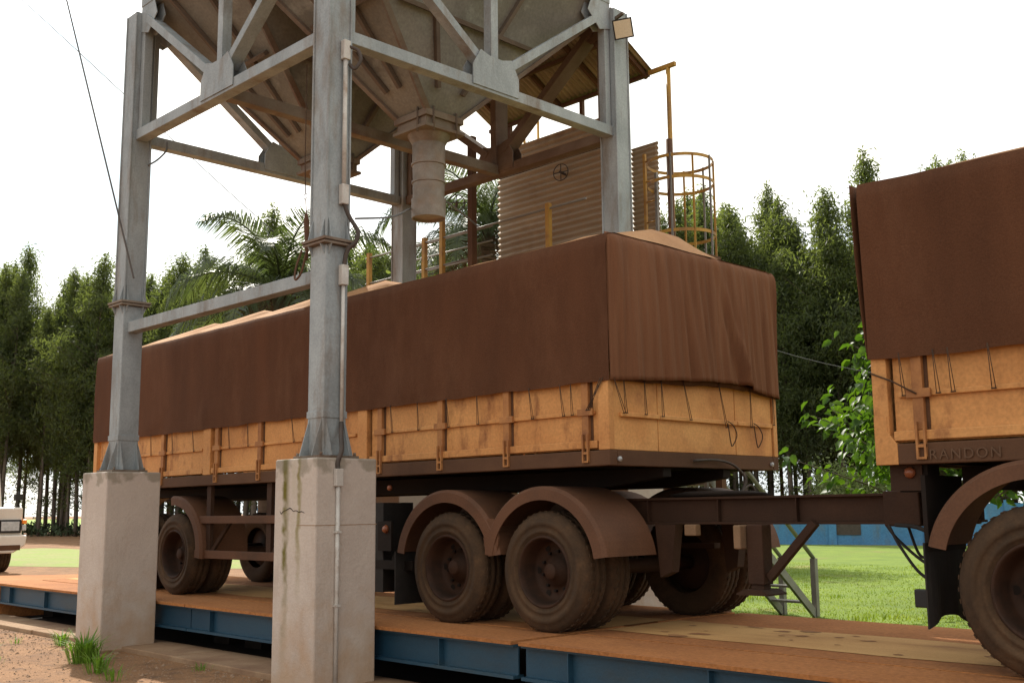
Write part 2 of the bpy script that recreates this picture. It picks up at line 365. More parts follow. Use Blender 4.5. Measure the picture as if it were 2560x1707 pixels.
# ------------------------------------------------------------------ hopper tower
ZF, ZR, ZT = 4.15, 6.33, 8.0
tw = thing('hopper_tower', 'tall grey steel frame on four columns carrying a twin outlet grain hopper', 'hopper tower', (-4.833, 1.22, 0))
W = .13
for i in (0, 1):
    for j in (0, 1):
        x, y = CX[i], CY[j]
        mb = MB().box(x - W, x + W, y - W, y + W, PZ + .03, ZF - .02).box(x - W + .004, x + W - .004, y - W + .004, y + W - .004, ZF + .04, ZT - .02)
        # rolled edge ribs welded on the column faces
        for sx, sy in ((1, 1), (1, -1), (-1, 1), (-1, -1)):
            mb.box(x + sx * W - .012, x + sx * W + .012, y + sy * W - .012, y + sy * W + .012, ZF + .04, ZT - .03)
        col = mb.build('column', 'steel', tw, bevel=.01)
        MB().box(x - W - .007, x + W + .007, y - W - .007, y + W + .007, PZ + .385, PZ + .45).build('collar', 'steel', col, bevel=.003)
        fl = MB().box(x - .185, x + .185, y - .185, y + .185, ZF - .02, ZF + .005).box(x - .195, x + .195, y - .195, y + .195, ZF + .012, ZF + .04)
        fl.build('flange', 'steel_dusty', col, bevel=.004)
        for (za, zb) in ((ZF + .04, ZF + .24), (ZF - .02, ZF - .12), (PZ + .03, PZ + .38)):
            s_ = .182 if za != PZ + .03 else .235
            for sx, sy in ((1, 0), (-1, 0), (0, 1), (0, -1)):
                for o_ in (-.1, .1):
                    gs = MB()
                    if sx:
                        gs.prism([(x + sx * W, za), (x + sx * s_, za), (x + sx * W, zb)], 'y', y + o_ - .005, y + o_ + .005)
                    else:
                        gs.prism([(y + sy * W, za), (y + sy * s_, za), (y + sy * W, zb)], 'x', x + o_ - .005, x + o_ + .005)
                    gs.build('stiffener_plate', 'steel', col)
        MB().box(x - .215, x + .215, y - .225, y + .225, PZ + .002, PZ + .03).build('base_plate', 'steel_dusty', col, bevel=.003)
        for sx in (-1, 1):
            for sy in (-1, 1):
                MB().tube([(x + sx * .19, y + sy * .19, PZ + .03), (x + sx * .19, y + sy * .19, PZ + .06)], .014, 8).build('anchor_bolt', 'steel_dusty', col)
def beam(p, q, w, h, nm='ring_beam', m='steel', up=(0, 0, 1)):
    # flanged section: web with two flanges
    mb = MB().bar(p, q, w, h, up)
    return mb.build(nm, m, tw, bevel=.006)
x0, x1 = CX; y0, y1 = CY; xm, ym = (x0 + x1) / 2, (y0 + y1) / 2
for z, hh in ((ZR, .13), (ZT + .14, .2)):
    beam((x0 + W, y0, z), (x1 - W, y0, z), .15, hh)
    beam((x0 + W, y1, z), (x1 - W, y1, z), .15, hh, m='rust_shade')
    beam((x0, y0 + W, z), (x0, y1 - W, z), .15, hh)
    beam((x1, y0 + W, z), (x1, y1 - W, z), .15, hh)
beam((xm, y0 + .076, ZR), (xm, y1 - .076, ZR), .14, .14, 'cross_beam', 'steel_dusty')
beam((x0 + W, y0, 3.86), (x1 - W, y0, 3.86), .14, .13, 'tie_beam')
# truss faces: post, two diagonals, gussets, end verticals
def face(a, b, nrm, wide, m_='steel'):
    a, b, nrm = Vector(a), Vector(b), Vector(nrm)
    d = (b - a).normalized(); m = (a + b) / 2
    wd, wp = wide
    top = ZT + .04
    MB().bar(m + Vector((0, 0, ZR + .066)), m + Vector((0, 0, top)), .11, wp, nrm).build('truss_post', m_, tw, bevel=.004)
    for p, s_ in ((a, 1), (b, -1)):
        lo = m - d * s_ * .16 + Vector((0, 0, ZR + .26)); hi = p + d * s_ * (.3) + Vector((0, 0, ZT - .16))
        MB().bar(lo, hi, .1, wd, nrm).build('truss_diagonal', m_, tw, bevel=.004)
        MB().bar(p + d * s_ * .19 + Vector((0, 0, ZR + .066)), p + d * s_ * .19 + Vector((0, 0, ZT + .04)), .09, .11, nrm).build('truss_end_post', m_, tw, bevel=.004)
        for off in (.056, -.056):
            o_ = nrm * off
            g = MB(); q0 = p + d * s_ * .135 + o_
            vs = [q0 + Vector((0, 0, top)), q0 + Vector((0, 0, ZT - .3)), q0 + d * s_ * .2 + Vector((0, 0, ZT - .36)), q0 + d * s_ * .42 + Vector((0, 0, ZT - .16)), q0 + d * s_ * .34 + Vector((0, 0, top))]
            g.add(vs + [v + nrm * .01 for v in vs], [(0, 1, 2, 3, 4), (9, 8, 7, 6, 5)] + [(k, (k + 1) % 5, (k + 1) % 5 + 5, k + 5) for k in range(5)])
            g.build('gusset_plate', m_, tw)
    for off in (.078, -.09):
        o_ = m + nrm * off; g = MB()
        prof = [(-.36, -.03), (.36, -.03), (.36, .2), (.24, .4), (.1, .36), (-.1, .36), (-.24, .4), (-.36, .2)]
        vs = [o_ + d * u + Vector((0, 0, ZR + v)) for u, v in prof]; n = len(vs)
        g.add(vs + [v + nrm * .012 for v in vs], [tuple(range(n)), tuple(reversed(range(n, 2 * n)))] + [(k, (k + 1) % n, (k + 1) % n + n, k + n) for k in range(n)])
        g.build('gusset_plate', m_, tw)
face((x0, y0, 0), (x1, y0, 0), (0, -1, 0), (.16, .12))
face((x1, y0, 0), (x1, y1, 0), (1, 0, 0), (.135, .125))
face((x0, y0, 0), (x0, y1, 0), (-1, 0, 0), (.15, .12))
face((x0, y1, 0), (x1, y1, 0), (0, 1, 0), (.2, .24), 'rust_shade')
# two pyramid hoppers side by side
def hopper(ox, xa, xb):
    ya, yb, zt, zb = y0 + .02, y1 - .02, 8.05, 6.28
    r = .26
    mb = MB()
    T = [(xa, ya, zt), (xb, ya, zt), (xb, yb, zt), (xa, yb, zt)]
    B = [(ox - r, ym - r, zb), (ox + r, ym - r, zb), (ox + r, ym + r, zb), (ox - r, ym + r, zb)]
    for k in range(4):
        k2 = (k + 1) % 4; n = 10; vs = []; fs = []
        for a in range(n + 1):
            for b in range(n + 1):
                u, v = a / n, b / n
                p = Vector(T[k]).lerp(Vector(T[k2]), u).lerp(Vector(B[k]).lerp(Vector(B[k2]), u), v)
                e = min(u, 1 - u, v, 1 - v) * 2
                p.z += .03 * e * fbm(p.x, p.y, p.z + k, 1.8)
                vs.append(p)
        for a in range(n):
            for b in range(n): fs.append((a * (n + 1) + b, a * (n + 1) + b + 1, (a + 1) * (n + 1) + b + 1, (a + 1) * (n + 1) + b))
        mb.add(vs, fs, True)
    h = mb.build('hopper', 'hopper', tw, recalc=False)
    for k in range(4):
        k2 = (k + 1) % 4
        t0, t1, b0, b1 = Vector(T[k]), Vector(T[k2]), Vector(B[k]), Vector(B[k2])
        n = (t1 - t0).cross(b0 - t0).normalized()
        if n.z > 0: n = -n
        MB().bar(t0 + n * .015, b0 + n * .015, .07, .05, n).build('corner_trim', 'steel_dusty', h)
        for u in ((.3, .68) if k % 2 else (.33, .67)):
            pa = t0.lerp(t1, u); pb = b0.lerp(b1, .5 + (u - .5) * .9)
            MB().bar(pa + n * .035, pa.lerp(pb, .86) + n * .035, .05, .06, n).build('stiffener', 'rib', h)
        pa = t0.lerp(b0, .45); pb = t1.lerp(b1, .45)
        MB().bar(pa.lerp(pb, .1) + n * .04, pa.lerp(pb, .9) + n * .04, .05, .07, n).build('stiffener', 'rib', h)
    # outlet: flange, gate box, round spout with rolled joints
    nb = MB().box(ox - .3, ox + .3, ym - .3, ym + .3, 6.2, 6.28).box(ox - .27, ox + .27, ym - .27, ym + .27, 6.1, 6.2).box(ox - .31, ox + .31, ym - .31, ym + .31, 6.06, 6.1)
    nb.build('outlet_flange', 'steel_dusty', h, bevel=.004)
    sp = MB().lathe([(.26, 6.06), (.205, 5.96), (.2, 5.95), (.197, 5.72), (.212, 5.715), (.212, 5.69), (.196, 5.685), (.19, 5.5), (.206, 5.495), (.206, 5.47), (.192, 5.465), (.19, 5.28), (.208, 5.275), (.203, 5.04), (.19, 5.04), (.185, 5.07), (.0, 5.075)], (ox, ym, 0), 'z', 72, smooth=False)
    sp.build('spout', 'spout', h, bevel=0)
    # clamps on the gate
    for sx, sy in ((1, .6), (-1, .6), (1, -.6), (.5, -1)):
        MB().tube([(ox + .3 * sx, ym + .3 * sy, 6.02), (ox + .3 * sx, ym + .3 * sy, 6.32)], .014, 6).build('gate_clamp', 'rib', h)
hopper(-3.79, xm + .02, x1 - .02)
hopper(-5.87, x0 + .02, xm - .02)
bw = MB()
for (a, b) in (((x0, y0), (x1, y0)), ((x1, y0), (x1, y1)), ((x1, y1), (x0, y1)), ((x0, y1), (x0, y0))):
    n = 60; vs = []
    d = (Vector(b) - Vector(a)); nr = Vector((d.y, -d.x)).normalized()
    for k in range(n + 1):
        p = Vector(a).lerp(Vector(b), k / n) + nr * (.05 + .012 * math.sin(k * 2.1))
        vs += [(p.x, p.y, ZT + .24), (p.x, p.y, 12.2)]
    bw.add(vs, [(2 * k, 2 * k + 2, 2 * k + 3, 2 * k + 1) for k in range(n)], True)
bw.build('bin_wall', 'sheet', tw)
MB().add([(x0 - .2, y0 - .2, 12.2), (x1 + .2, y0 - .2, 12.2), (x1 + .2, y1 + .2, 12.2), (x0 - .2, y1 + .2, 12.2), (xm, ym, 13.2)], [(0, 1, 4), (1, 2, 4), (2, 3, 4), (3, 0, 4), (3, 2, 1, 0)]).build('bin_roof', 'roof', tw)

# floodlight on the far right column
fl = thing('floodlight', 'small square floodlight on a bracket at the top of the right column', 'floodlight', (x1 + .2, y1 - .1, 7.62))
fx, fy, fz = x1 + .27, y1 - .12, 7.64
hb = MB()
c0 = Vector((fx, fy, fz)); nrm = Vector((.55, -.72, -.42)).normalized(); sd = Vector((.8, .6, 0)).normalized(); upv = nrm.cross(sd).normalized()
sd = (sd + upv * .12).normalized(); upv = nrm.cross(sd).normalized()
hb.bar(c0, c0 - nrm * .05, .25, .25, upv).build('housing', 'black', fl)
MB().bar(c0 + nrm * .004, c0 + nrm * .0005, .215, .215, upv).build('glass', 'lamp_glass', fl)
MB().tube([c0 - nrm * .03 - sd * .1, (x1 + .13, y1 - .05, 7.8), (x1 + .1, y1 - .1, 7.84)], .012).bar((x1 + .1, y1 - .1, 7.82), (x1 + .26, y1 - .1, 7.86), .03, .04).build('bracket', 'rib', fl)

# conduit run on the near column and its pier
cd = thing('conduit', 'pale electrical conduit with junction boxes and dark loops running down the algae streaked pier', 'conduit', (-2.35, -1.1, 0))
xs = x1 + .16
MB().tube([(xs, -.93, 6.05), (xs, -.93, 4.72)], .022, 10).build('pipe', 'pvc', cd)
MB().tube([(xs, -.92, 3.78), (xs, -.92, 2.42)], .018, 10).tube([(x1 + .36, -1.09, 1.84), (x1 + .36, -1.09, .02)], .02, 10).build('pipe', 'pvc', cd)
for z, yy in ((6.12, -.93), (4.64, -.93), (3.84, -.92)):
    MB().box(xs - .03, xs + .035, yy - .04, yy + .04, z - .1, z + .1).build('junction_box', 'pvc', cd, bevel=.008)
MB().box(x1 + .342, x1 + .39, -1.13, -1.05, 1.82, 1.98).build('junction_box', 'pvc', cd, bevel=.006)
def arc_pts(P, n=14):
    # smooth curve through control points (Catmull-Rom)
    P = [Vector(p) for p in P]; P = [P[0] * 2 - P[1]] + P + [P[-1] * 2 - P[-2]]; out = []
    for i in range(1, len(P) - 2):
        for k in range(n):
            t = k / n; a, b, c, d = P[i - 1:i + 3]
            out.append(.5 * ((2 * b) + (c - a) * t + (2 * a - 5 * b + 4 * c - d) * t * t + (3 * b - a - 3 * c + d) * t ** 3))
    out.append(P[-2]); return out
MB().tube(arc_pts([(xs, -.93, 4.56), (xs + .03, -.88, 4.42), (xs + .1, -.83, 4.27), (xs + .09, -.85, 4.16), (xs + .03, -.9, 4.08), (xs, -.92, 3.9)]), .022, 8).build('hose', 'hose', cd)
MB().tube(arc_pts([(xs + .02, -.9, 6.16), (xs + .08, -.84, 6.12), (xs + .1, -.82, 6.02), (xs + .06, -.86, 5.93), (xs + .02, -.9, 5.98)]), .018, 8).build('hose', 'hose', cd)
MB().tube(arc_pts([(xs, -.92, 2.42), (xs + .08, -.98, 2.3), (xs + .19, -1.05, 2.15), (xs + .19, -1.09, 2.04), (xs + .2, -1.09, 1.96)]), .022, 8).build('hose', 'hose', cd)
for z in (1.4, .75):
    MB().box(x1 + .34, x1 + .386, -1.118, -1.062, z, z + .02).build('pipe_clip', 'pvc', cd)
lc = thing('cable_loop', 'short grey cable loop hanging from the ring beam beside the left column', 'cable', (-6.85, -.9, 6.0))
MB().tube(arc_pts([(-6.7, -.7, 6.28), (-6.68, -.72, 6.15), (-6.74, -.8, 6.03), (-6.83, -.88, 5.96)]), .012, 6).build('cable', 'wire', lc)
# rope with hook beside the near column
hk = thing('hanging_hook', 'rope with a ring and rusty hook hanging beside the near column', 'hook', (-3.3, -.8, 4.1))
MB().tube([(-3.4, -.8, 6.28), (-3.4, -.8, 5.2), (-3.38, -.8, 4.86)], .006, 6).build('rope', 'rope', hk)
rg = MB(); rg.tube([(-3.38 + .03 * math.cos(t), -.8, 4.83 + .03 * math.sin(t)) for t in [2 * PI * k / 14 for k in range(15)]], .005, 6); rg.build('ring', 'grey_rail', hk)
MB().tube([(-3.375, -.8, 4.8), (-3.34, -.81, 4.6)], .006, 6).tube([(-3.345, -.81, 4.64), (-3.34, -.81, 4.56), (-3.29, -.83, 4.3), (-3.25, -.86, 4.12)], [.012, .03, .022, .012], 8).build('hook', 'rail', hk)
MB().tube(arc_pts([(-3.1, -1.02, 4.16), (-3.06, -1.1, 4.0), (-3.0, -1.16, 3.86), (-2.93, -1.18, 3.83), (-2.88, -1.16, 3.9), (-2.87, -1.12, 4.08)]), .012, 6).build('chain', 'rail', hk)
# pull rope across the spout, thin overhead wires
tag(MB().tube(arc_pts([(-2.45, -.84, 4.4), (-3.2, .2, 4.76), (-3.95, 1.05, 5.16), (-4.1, 1.25, 5.22)], 8), .012, 6).tube(arc_pts([(-3.62, 1.36, 5.24), (-4.6, 2.5, 5.5), (-5.79, 3.88, 5.8)], 8), .012, 6).tube([(-4.1, 1.25, 5.22), (-3.99, 1.22, 5.22)], .01, 6).build('pull_rope', 'wire', off=(-3.79, 1.22, 5.08)),
    'thin pull rope tied round the spout and stretched between the columns', 'rope')
tag(MB().tube([(-6.6, -1.11, 4.43), (-8.68, -1.31, 8.77), (-11.9, -1.62, 15.5)], .012, 5).build('guy_wire', 'wire', off=(-6.6, -1.11, 4.43)),
    'thin guy wire slanting up from the left column into the sky', 'wire')
wl = [(-18.5, .17, 13.8), (-17.67, 1.24, 12.76), (-15.2, 4.6, 8.9), (-14.3, 5.75, 7.6)]
tag(MB().tube(arc_pts(wl, 6), .009, 5).build('overhead_wire', 'wire', off=(-14.3, 5.75, 7.6)),
    'thin overhead wire running down behind the left column to the palm', 'wire')
tag(MB().tube(arc_pts([(-2.0, 3.9, 3.85), (-1.0, 6.2, 3.35), (.6, 10.2, 3.1)], 6), .005, 5).build('overhead_wire', 'wire', off=(-2, 3.9, 3.85)),
    'thin dark wire behind the near trailer crossing to the broad leaved tree', 'wire')

# ------------------------------------------------------------------ grain trailers
def wheel(parent, x, y, z, r=.52, side=-1, w=.27, deep=True):
    # side -1: outer face towards -y ; y is the outer face plane
    s = -side  # direction into the vehicle
    prof = [(.30, .03), (.315, .0), (.335, -.004), (.338, -.012), (.36, -.013), (.363, -.008), (.40, -.014), (.403, -.019), (.44, -.017), (.443, -.011), (.475, -.004), (.505, .022), (r, .05)]
    gy = [.05, .085, .09, .105, .11, .16, .165, .18, .185, w - .05]
    for k, g in enumerate(gy[1:-1]):
        prof.append((r if k % 4 in (0, 3) else r - .014, g))
    prof += [(r, w - .05), (.505, w - .022), (.475, w), (.40, w + .014), (.30, w - .03)]
    mb = MB().lathe([(a, b * s) for a, b in prof], (x, y, z), 'y', 56)
    # tread lugs along the shoulders
    for k in range(44):
        t = 2 * PI * k / 44
        for yy in (.066, w - .066):
            c, q = math.cos(t), math.sin(t)
            p = Vector((x + c * (r + .002), y + s * yy, z + q * (r + .002)))
            mb.bar(p - Vector((0, .022, 0)), p + Vector((0, .02, 0)), .03, .008, (c, 0, q))
    ty = mb.build('wheel', 'tyre', parent, off=tuple(Vector((x, y, z)) - ORG[parent.name]))
    rp_ = [(.315, .004), (.30, -.012), (.288, 0), (.275, .06), (.262, .15), (.25, .175), (.2, .19), (.13, .188), (.125, .15), (.1, .145), (.095, .125), (.075, .12), (.07, .085), (.062, .075), (.0, .072)] if deep else \
          [(.30, .0), (.28, .05), (.26, .16), (.0, .17)]
    rm = MB().lathe([(a, b * s) for a, b in rp_], (x, y, z), 'y', 40)
    o = rm.build('rim', 'rim', ty)
    for k in range(10 if deep else 0):
        t = 2 * PI * k / 10 + .2; c, q = math.cos(t), math.sin(t)
        MB().tube([(x + .172 * c, y + s * .19, z + .172 * q), (x + .172 * c, y + s * .16, z + .172 * q)], .014, 6).build('hub_bolt', 'under', ty)
    for k in range(6):
        t = 2 * PI * k / 6; c, q = math.cos(t), math.sin(t); n = 10
        vs = [(x + c * .225 + .03 * math.cos(a), y + s * (.1815 - .004), z + q * .225 + .03 * math.sin(a)) for a in [2 * PI * i / n for i in range(n)]]
        if deep: MB().add(vs, [tuple(range(n))]).build('hand_hole', 'under', ty)
    return ty
def fender(parent, cx, z, r0=.62, th=.13, a0=-8, a1=188, y_0=-.03, y_1=.64):
    mb = MB(); n = 30; vs = []; fs = []
    A = [R(a0 + (a1 - a0) * k / n) for k in range(n + 1)]
    rows = []
    for a in A:
        c, s = math.cos(a), math.sin(a)
        ri, ro = r0, r0 + th
        ring = [(ri, y_0), (ro - .03, y_0), (ro, y_0 + .03), (ro, y_1), (ro - .012, y_1), (ro - .012, y_0 + .02), (ri, y_0 + .012)]
        o_ = len(vs)
        vs += [(cx + q * c, yy, z + q * s * .93) for q, yy in ring]; rows.append(o_)
    m = 7
    for i in range(n):
        for k in range(m):
            k2 = (k + 1) % m; fs.append((rows[i] + k, rows[i] + k2, rows[i + 1] + k2, rows[i + 1] + k))
    fs.append(tuple(rows[0] + k for k in range(m))); fs.append(tuple(rows[n] + k for k in reversed(range(m))))
    mb.add(vs, fs)
    return mb.build('fender', 'fender', parent)

def body(tr, xl, xr, zr0, zr1, zb, ribs, posts, fixed, rear):
    """cargo bed between xl and xr: dark side rail zr0..zr1, yellow boards up to zb"""
    W2 = 2.6
    for ys, yo in ((0, -1), (W2, 1)):
        MB().box(xl, xr, min(ys, ys - yo * .1), max(ys, ys - yo * .1), zr0, zr1).build('side_rail', 'rail', tr, bevel=.008)
    def side(ys, s):
        f = lambda a: ys + s * a   # outward positive
        def B(mb, xa, xb, a0, a1, z0_, z1_): return mb.box(xa, xb, min(f(a0), f(a1)), max(f(a0), f(a1)), z0_, z1_)
        edges = [xl + .12] + sorted(fixed) + [xr - .1]
        # boards between the fixed posts
        xs_ = []
        cur = xl + .12
        for (fa, fb) in sorted(fixed):
            xs_.append((cur + .015, fa - .03)); cur = fb
        xs_.append((cur + .03, xr - .14))
        for xa, xb in xs_:
            bd = B(MB(), xa, xb, -.075, -.045, zr1 + .012, zb).build('side_board', 'yellow', tr, bevel=.004)
            B(MB(), xa, xb, -.045, -.005, zr1 + .02, zr1 + .085).build('lower_bar', 'yellow', bd, bevel=.006)
            B(MB(), xa + .04, xb - .04, -.045, -.018, zr1 + .31, zr1 + .345).build('middle_bar', 'yellow', bd, bevel=.006)
            for rx in ribs:
                if xa - .02 < rx < xb + .02:
                    rb = MB()
                    for zz0, zz1 in ((zr1 + .086, zr1 + .309), (zr1 + .346, zb)):
                        B(rb, rx - .05, rx + .025, -.045, -.004, zz0, zz1)
                    rb.build('board_rib', 'yellow_post', bd, bevel=.005)
                    B(MB(), rx + .026, rx + .05, -.045, -.038, zr1 + .086, zr1 + .309).build('rust_joint', 'rail', bd); B(MB(), rx + .026, rx + .05, -.045, -.038, zr1 + .346, zb).build('rust_joint', 'rail', bd)
                    lt = MB(); B(lt, rx - .035, rx - .02, -.004, .02, zr0 + .03, zr1 + .14); B(lt, rx + .02, rx + .035, -.004, .02, zr0 + .03, zr1 + .14)
                    B(lt, rx - .035, rx + .035, .004, .018, zr1 - .03, zr1 - .01); B(lt, rx - .035, rx + .035, .004, .018, zr0 + .03, zr0 + .045)
                    lt.build('latch', 'yellow_post', bd)
                    B(MB(), rx - .09, rx + .08, -.018, .008, zr1 + .30, zr1 + .36).build('rope_hook', 'yellow_post', bd, bevel=.004)
        for fa, fb in fixed:
            B(MB(), fa, fb, -.07, .002, zr1 + .002, zb + .02).build('fixed_post', 'yellow', tr, bevel=.006)
        for a, b in ((xl, xl + .11), (xr - .12, xr)):
            B(MB(), a, b, -.07, .0, zr1 + .002, zb + .02).build('corner_post', 'yellow', tr, bevel=.006)
    side(0, -1); side(W2, 1)
    if rear:
        xe = xr
        MB().box(xe - .1, xe - .001, .101, W2 - .101, zr0, zr1).build('end_rail', 'rail', tr, bevel=.006)
        for (ya, yb) in ((.075, .685), (.695, 1.885), (1.895, W2 - .075)):
            eb = MB().box(xe - .06, xe - .02, ya, yb, zr1 + .004, zb + .14).build('end_board', 'lit_yellow', tr, bevel=.005)
            MB().box(xe - .02, xe + .012, max(ya, .16), min(yb, 2.5), zr1 + .285, zr1 + .325).build('middle_bar', 'lit_yellow', eb, bevel=.006)
        for yy in (.12, W2 - .14):
            MB().lathe([(.0, 0), (.022, 0), (.022, .02), (.0, .03)], (xe, yy, (zr0 + zr1) / 2 - .01), 'x', 14).build('marker_lamp', 'lens', tr)
    # floor and cross members
    MB().box(xl + .05, xr - .11, .105, W2 - .105, zr1 - .05, zr1 - .004).build('bed_floor', 'under', tr)
    k = xl + .3
    while k < xr - .25:
        MB().box(k, k + .08, .102, W2 - .102, zr0 + .0, zr1 - .052).build('cross_member', 'under', tr); k += .62

def tarp(label, xl, xr, zb, ze, ridge, seam_right, loc, rear_pts=None, tilt=0., over=.012, flip=False, bulge=0):
    t = thing('tarpaulin', label, 'tarpaulin', loc, 'brown tarpaulins over the two trailers')
    W2 = 2.6; nx = int((xr - xl) * 14); mb = MB()
    prof = []   # (kind, param)
    for k in range(13): prof.append(('s', k / 12, 0))
    for k in range(1, 24): prof.append(('t', k / 24, 0))
    for k in range(13): prof.append(('f', 1 - k / 12, 0))
    m = len(prof); vs = []
    for i in range(nx + 1):
        x = xl + (xr - xl) * i / nx
        rz = ridge(x)
        for kd, u, _ in prof:
            if kd in 'sf':
                sgn = -1 if kd == 's' else 1
                yb = 0 if kd == 's' else W2
                wob = .02 * fbm(x * 1.0, u * 1.2, 2 + sgn) + .012 * fbm(x * 3.2 + u * 1.5, u * .8, 7 + sgn) + .012 * math.exp(-((u - .12 - .08 * math.sin(x * 4.6)) / .07) ** 2) + .006 * math.sin(x * 4.7 + sgn) * u * (1 - u)
                z = zb + (ze - zb) * u + ((.012 * fbm(x * 1.9, 0, 5) + .003 * math.sin(x * 14)) * (1 - u) ** 6)
                if bulge and kd == 's': wob += -bulge * math.exp(-((x - xl) / .25) ** 2) * (u - .2)
                vs.append((x, yb + sgn * (over + abs(.9 * wob)) - sgn * .02 * (u > .97), z))
            else:
                y = W2 * u; h = 1 - abs(2 * u - 1)
                hh = min(1, h * 1.2) ** 1.0
                vs.append((x, y, ze + .02 + rz * hh + .012 * fbm(x * 2, y * 2, 9)))
    fs = []
    for i in range(nx):
        for k in range(m - 1):
            fs.append((i * m + k, (i + 1) * m + k, (i + 1) * m + k + 1, i * m + k + 1))
    mb.add(vs, fs, True)
    c = mb.build('cover', 'tarp', t)
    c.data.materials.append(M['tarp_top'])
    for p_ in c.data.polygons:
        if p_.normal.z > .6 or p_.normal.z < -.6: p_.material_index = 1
    return t, c

# --- left trailer ---
TL, TR_ = -10.03, 0.0
ta = thing('grain_trailer', 'yellow sided grain trailer standing under the hopper, rear face in view', 'trailer', (-4.5, 1.3, ZP), 'grain trailers on the weighbridge')
body(ta, TL, TR_, 1.955, 2.085, 2.72, [-9.35, -7.88, -5.45, -4.46, -2.16, -1.23, -.26, -3.12, -6.45], [], [(-6.78, -6.6), (-3.5, -3.34)], True)
# longitudinal beams of the bed, tapering at the rear
for yy in (.78, 1.7):
    b = MB().prism([(-9.7, 1.79), (-.75, 1.79), (-.05, 1.87), (-.05, 1.954), (-9.7, 1.954)], 'y', yy, yy + .12); b.build('bed_beam', 'under', ta, bevel=.006)
for yy in (.8, 1.68):
    cb = MB().box(-3.3, 2.36, yy + .035, yy + .055, 1.475, 1.665).box(-3.3, 2.36, yy - .02, yy + .11, 1.455, 1.475).box(-3.3, 2.36, yy - .02, yy + .11, 1.665, 1.685)
    for k in range(5): cb.box(-1.0 + k * .75, -.99 + k * .75, yy - .012, yy + .035, 1.475, 1.665)
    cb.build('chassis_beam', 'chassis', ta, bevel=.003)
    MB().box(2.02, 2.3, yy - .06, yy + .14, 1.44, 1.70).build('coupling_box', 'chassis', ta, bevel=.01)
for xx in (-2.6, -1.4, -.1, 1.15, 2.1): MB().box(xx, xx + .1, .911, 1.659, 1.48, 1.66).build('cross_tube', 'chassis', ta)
# coupling plate with a rounded edge, top of the rear chassis
fw = MB(); fw.lathe([(.0, 1.69), (.42, 1.69), (.45, 1.715), (.3, 1.74), (0, 1.74)], (.18, 1.3, 0), 'z', 30); fw.build('coupling_plate', 'under', ta)
# landing leg with foot and brace
for yy in (.72,):
    lg = MB().box(.87, 1.02, yy - .07, yy + .07, .98, 1.454).box(.885, 1.005, yy - .055, yy + .055, .93, .98)
    l = lg.build('landing_leg', 'chassis', ta, bevel=.01)
    MB().prism([(.8, .9), (1.09, .9), (1.09, .912), (1.02, .945), (.87, .945), (.8, .912)], 'y', yy - .14, yy + .14).build('foot', 'chassis', l)
    MB().bar((1.03, yy, 1.03), (1.46, yy, 1.47), .06, .06).build('brace', 'chassis', l)
MB().box(.79, .86, .58, .72, 1.26, 1.452).build('hanger', 'block', ta, bevel=.012)
MB().box(.2, .32, .72, .8, 1.36, 1.455).build('hanger', 'block', ta, bevel=.01)
# suspension arms
for yy in (.72, 1.72):
    for xx in (-1.45, -.02):
        MB().prism([(xx - .09, 1.455), (xx + .13, 1.455), (xx + .07, 1.05), (xx - .05, 1.0)], 'y', yy, yy + .11).build('spring_hanger', 'chassis', ta)
    MB().bar((-1.9, yy + .05, 1.22), (-.2, yy + .05, 1.24), .1, .05).build('leaf_spring', 'chassis', ta)
def axle(par, x, z=1.06, nm='axle'):
    MB().tube([(x, .3, z), (x, 2.3, z)], .07, 12).build('axle', 'chassis', par)
    MB().lathe([(.0, 0), (.21, 0), (.21, .2), (.0, .2)], (x, .5, z), 'y', 20).build('brake_drum', 'under', par)
for x in (-2.07, -.79):
    wheel(ta, x, .0, ZP + .52); wheel(ta, x, .32, ZP + .52, deep=False)
    wheel(ta, x, 2.6, ZP + .52, side=1); wheel(ta, x, 2.28, ZP + .52, side=1, deep=False)
    axle(ta, x)
    e_ = .004 if x > -1 else 0
    fender(ta, x, 1.10 + e_, a0=8, a1=172, y_0=-.03 - e_, y_1=.64 + e_)
    fender(ta, x, 1.10 + e_, a0=8, a1=172, y_0=1.97 - e_, y_1=2.63 + e_)
MB().prism([(-1.43 - .07, 1.19), (-1.43 + .07, 1.19), (-1.43 + .1, 1.34), (-1.43 + .05, 1.52), (-1.43 - .05, 1.52), (-1.43 - .1, 1.34)], 'y', -.022, -.002).build('fender_web', 'fender', ta)
MB().box(-2.84, -2.825, -.02, .6, .68, 1.2).build('mudflap', 'rubber', ta)
for x in (-7.47, -8.78):
    wheel(ta, x, .0, ZP + .55); wheel(ta, x, .32, ZP + .55, deep=False)
    wheel(ta, x, 2.6, ZP + .55, side=1); wheel(ta, x, 2.28, ZP + .55, side=1, deep=False)
    axle(ta, x, 1.09)
fender(ta, -7.47, 1.14, a0=-8, a1=95); fender(ta, -8.78, 1.14, a0=85, a1=190)
# side guard
sg = MB().box(-6.95, -4.4, .02, .05, 1.48, 1.575).build('side_guard', 'fender', ta, bevel=.006)
MB().box(-6.98, -4.4, .02, .05, 1.05, 1.15).build('side_guard', 'fender', ta, bevel=.006)
for x in (-6.74, -5.34):
    MB().box(x, x + .1, .051, .1, 1.05, 1.95).build('guard_post', 'chassis', ta)
    MB().bar((x + .1, .08, 1.12), (x + .34, .2, 1.5), .05, .04).build('guard_brace', 'chassis', ta)
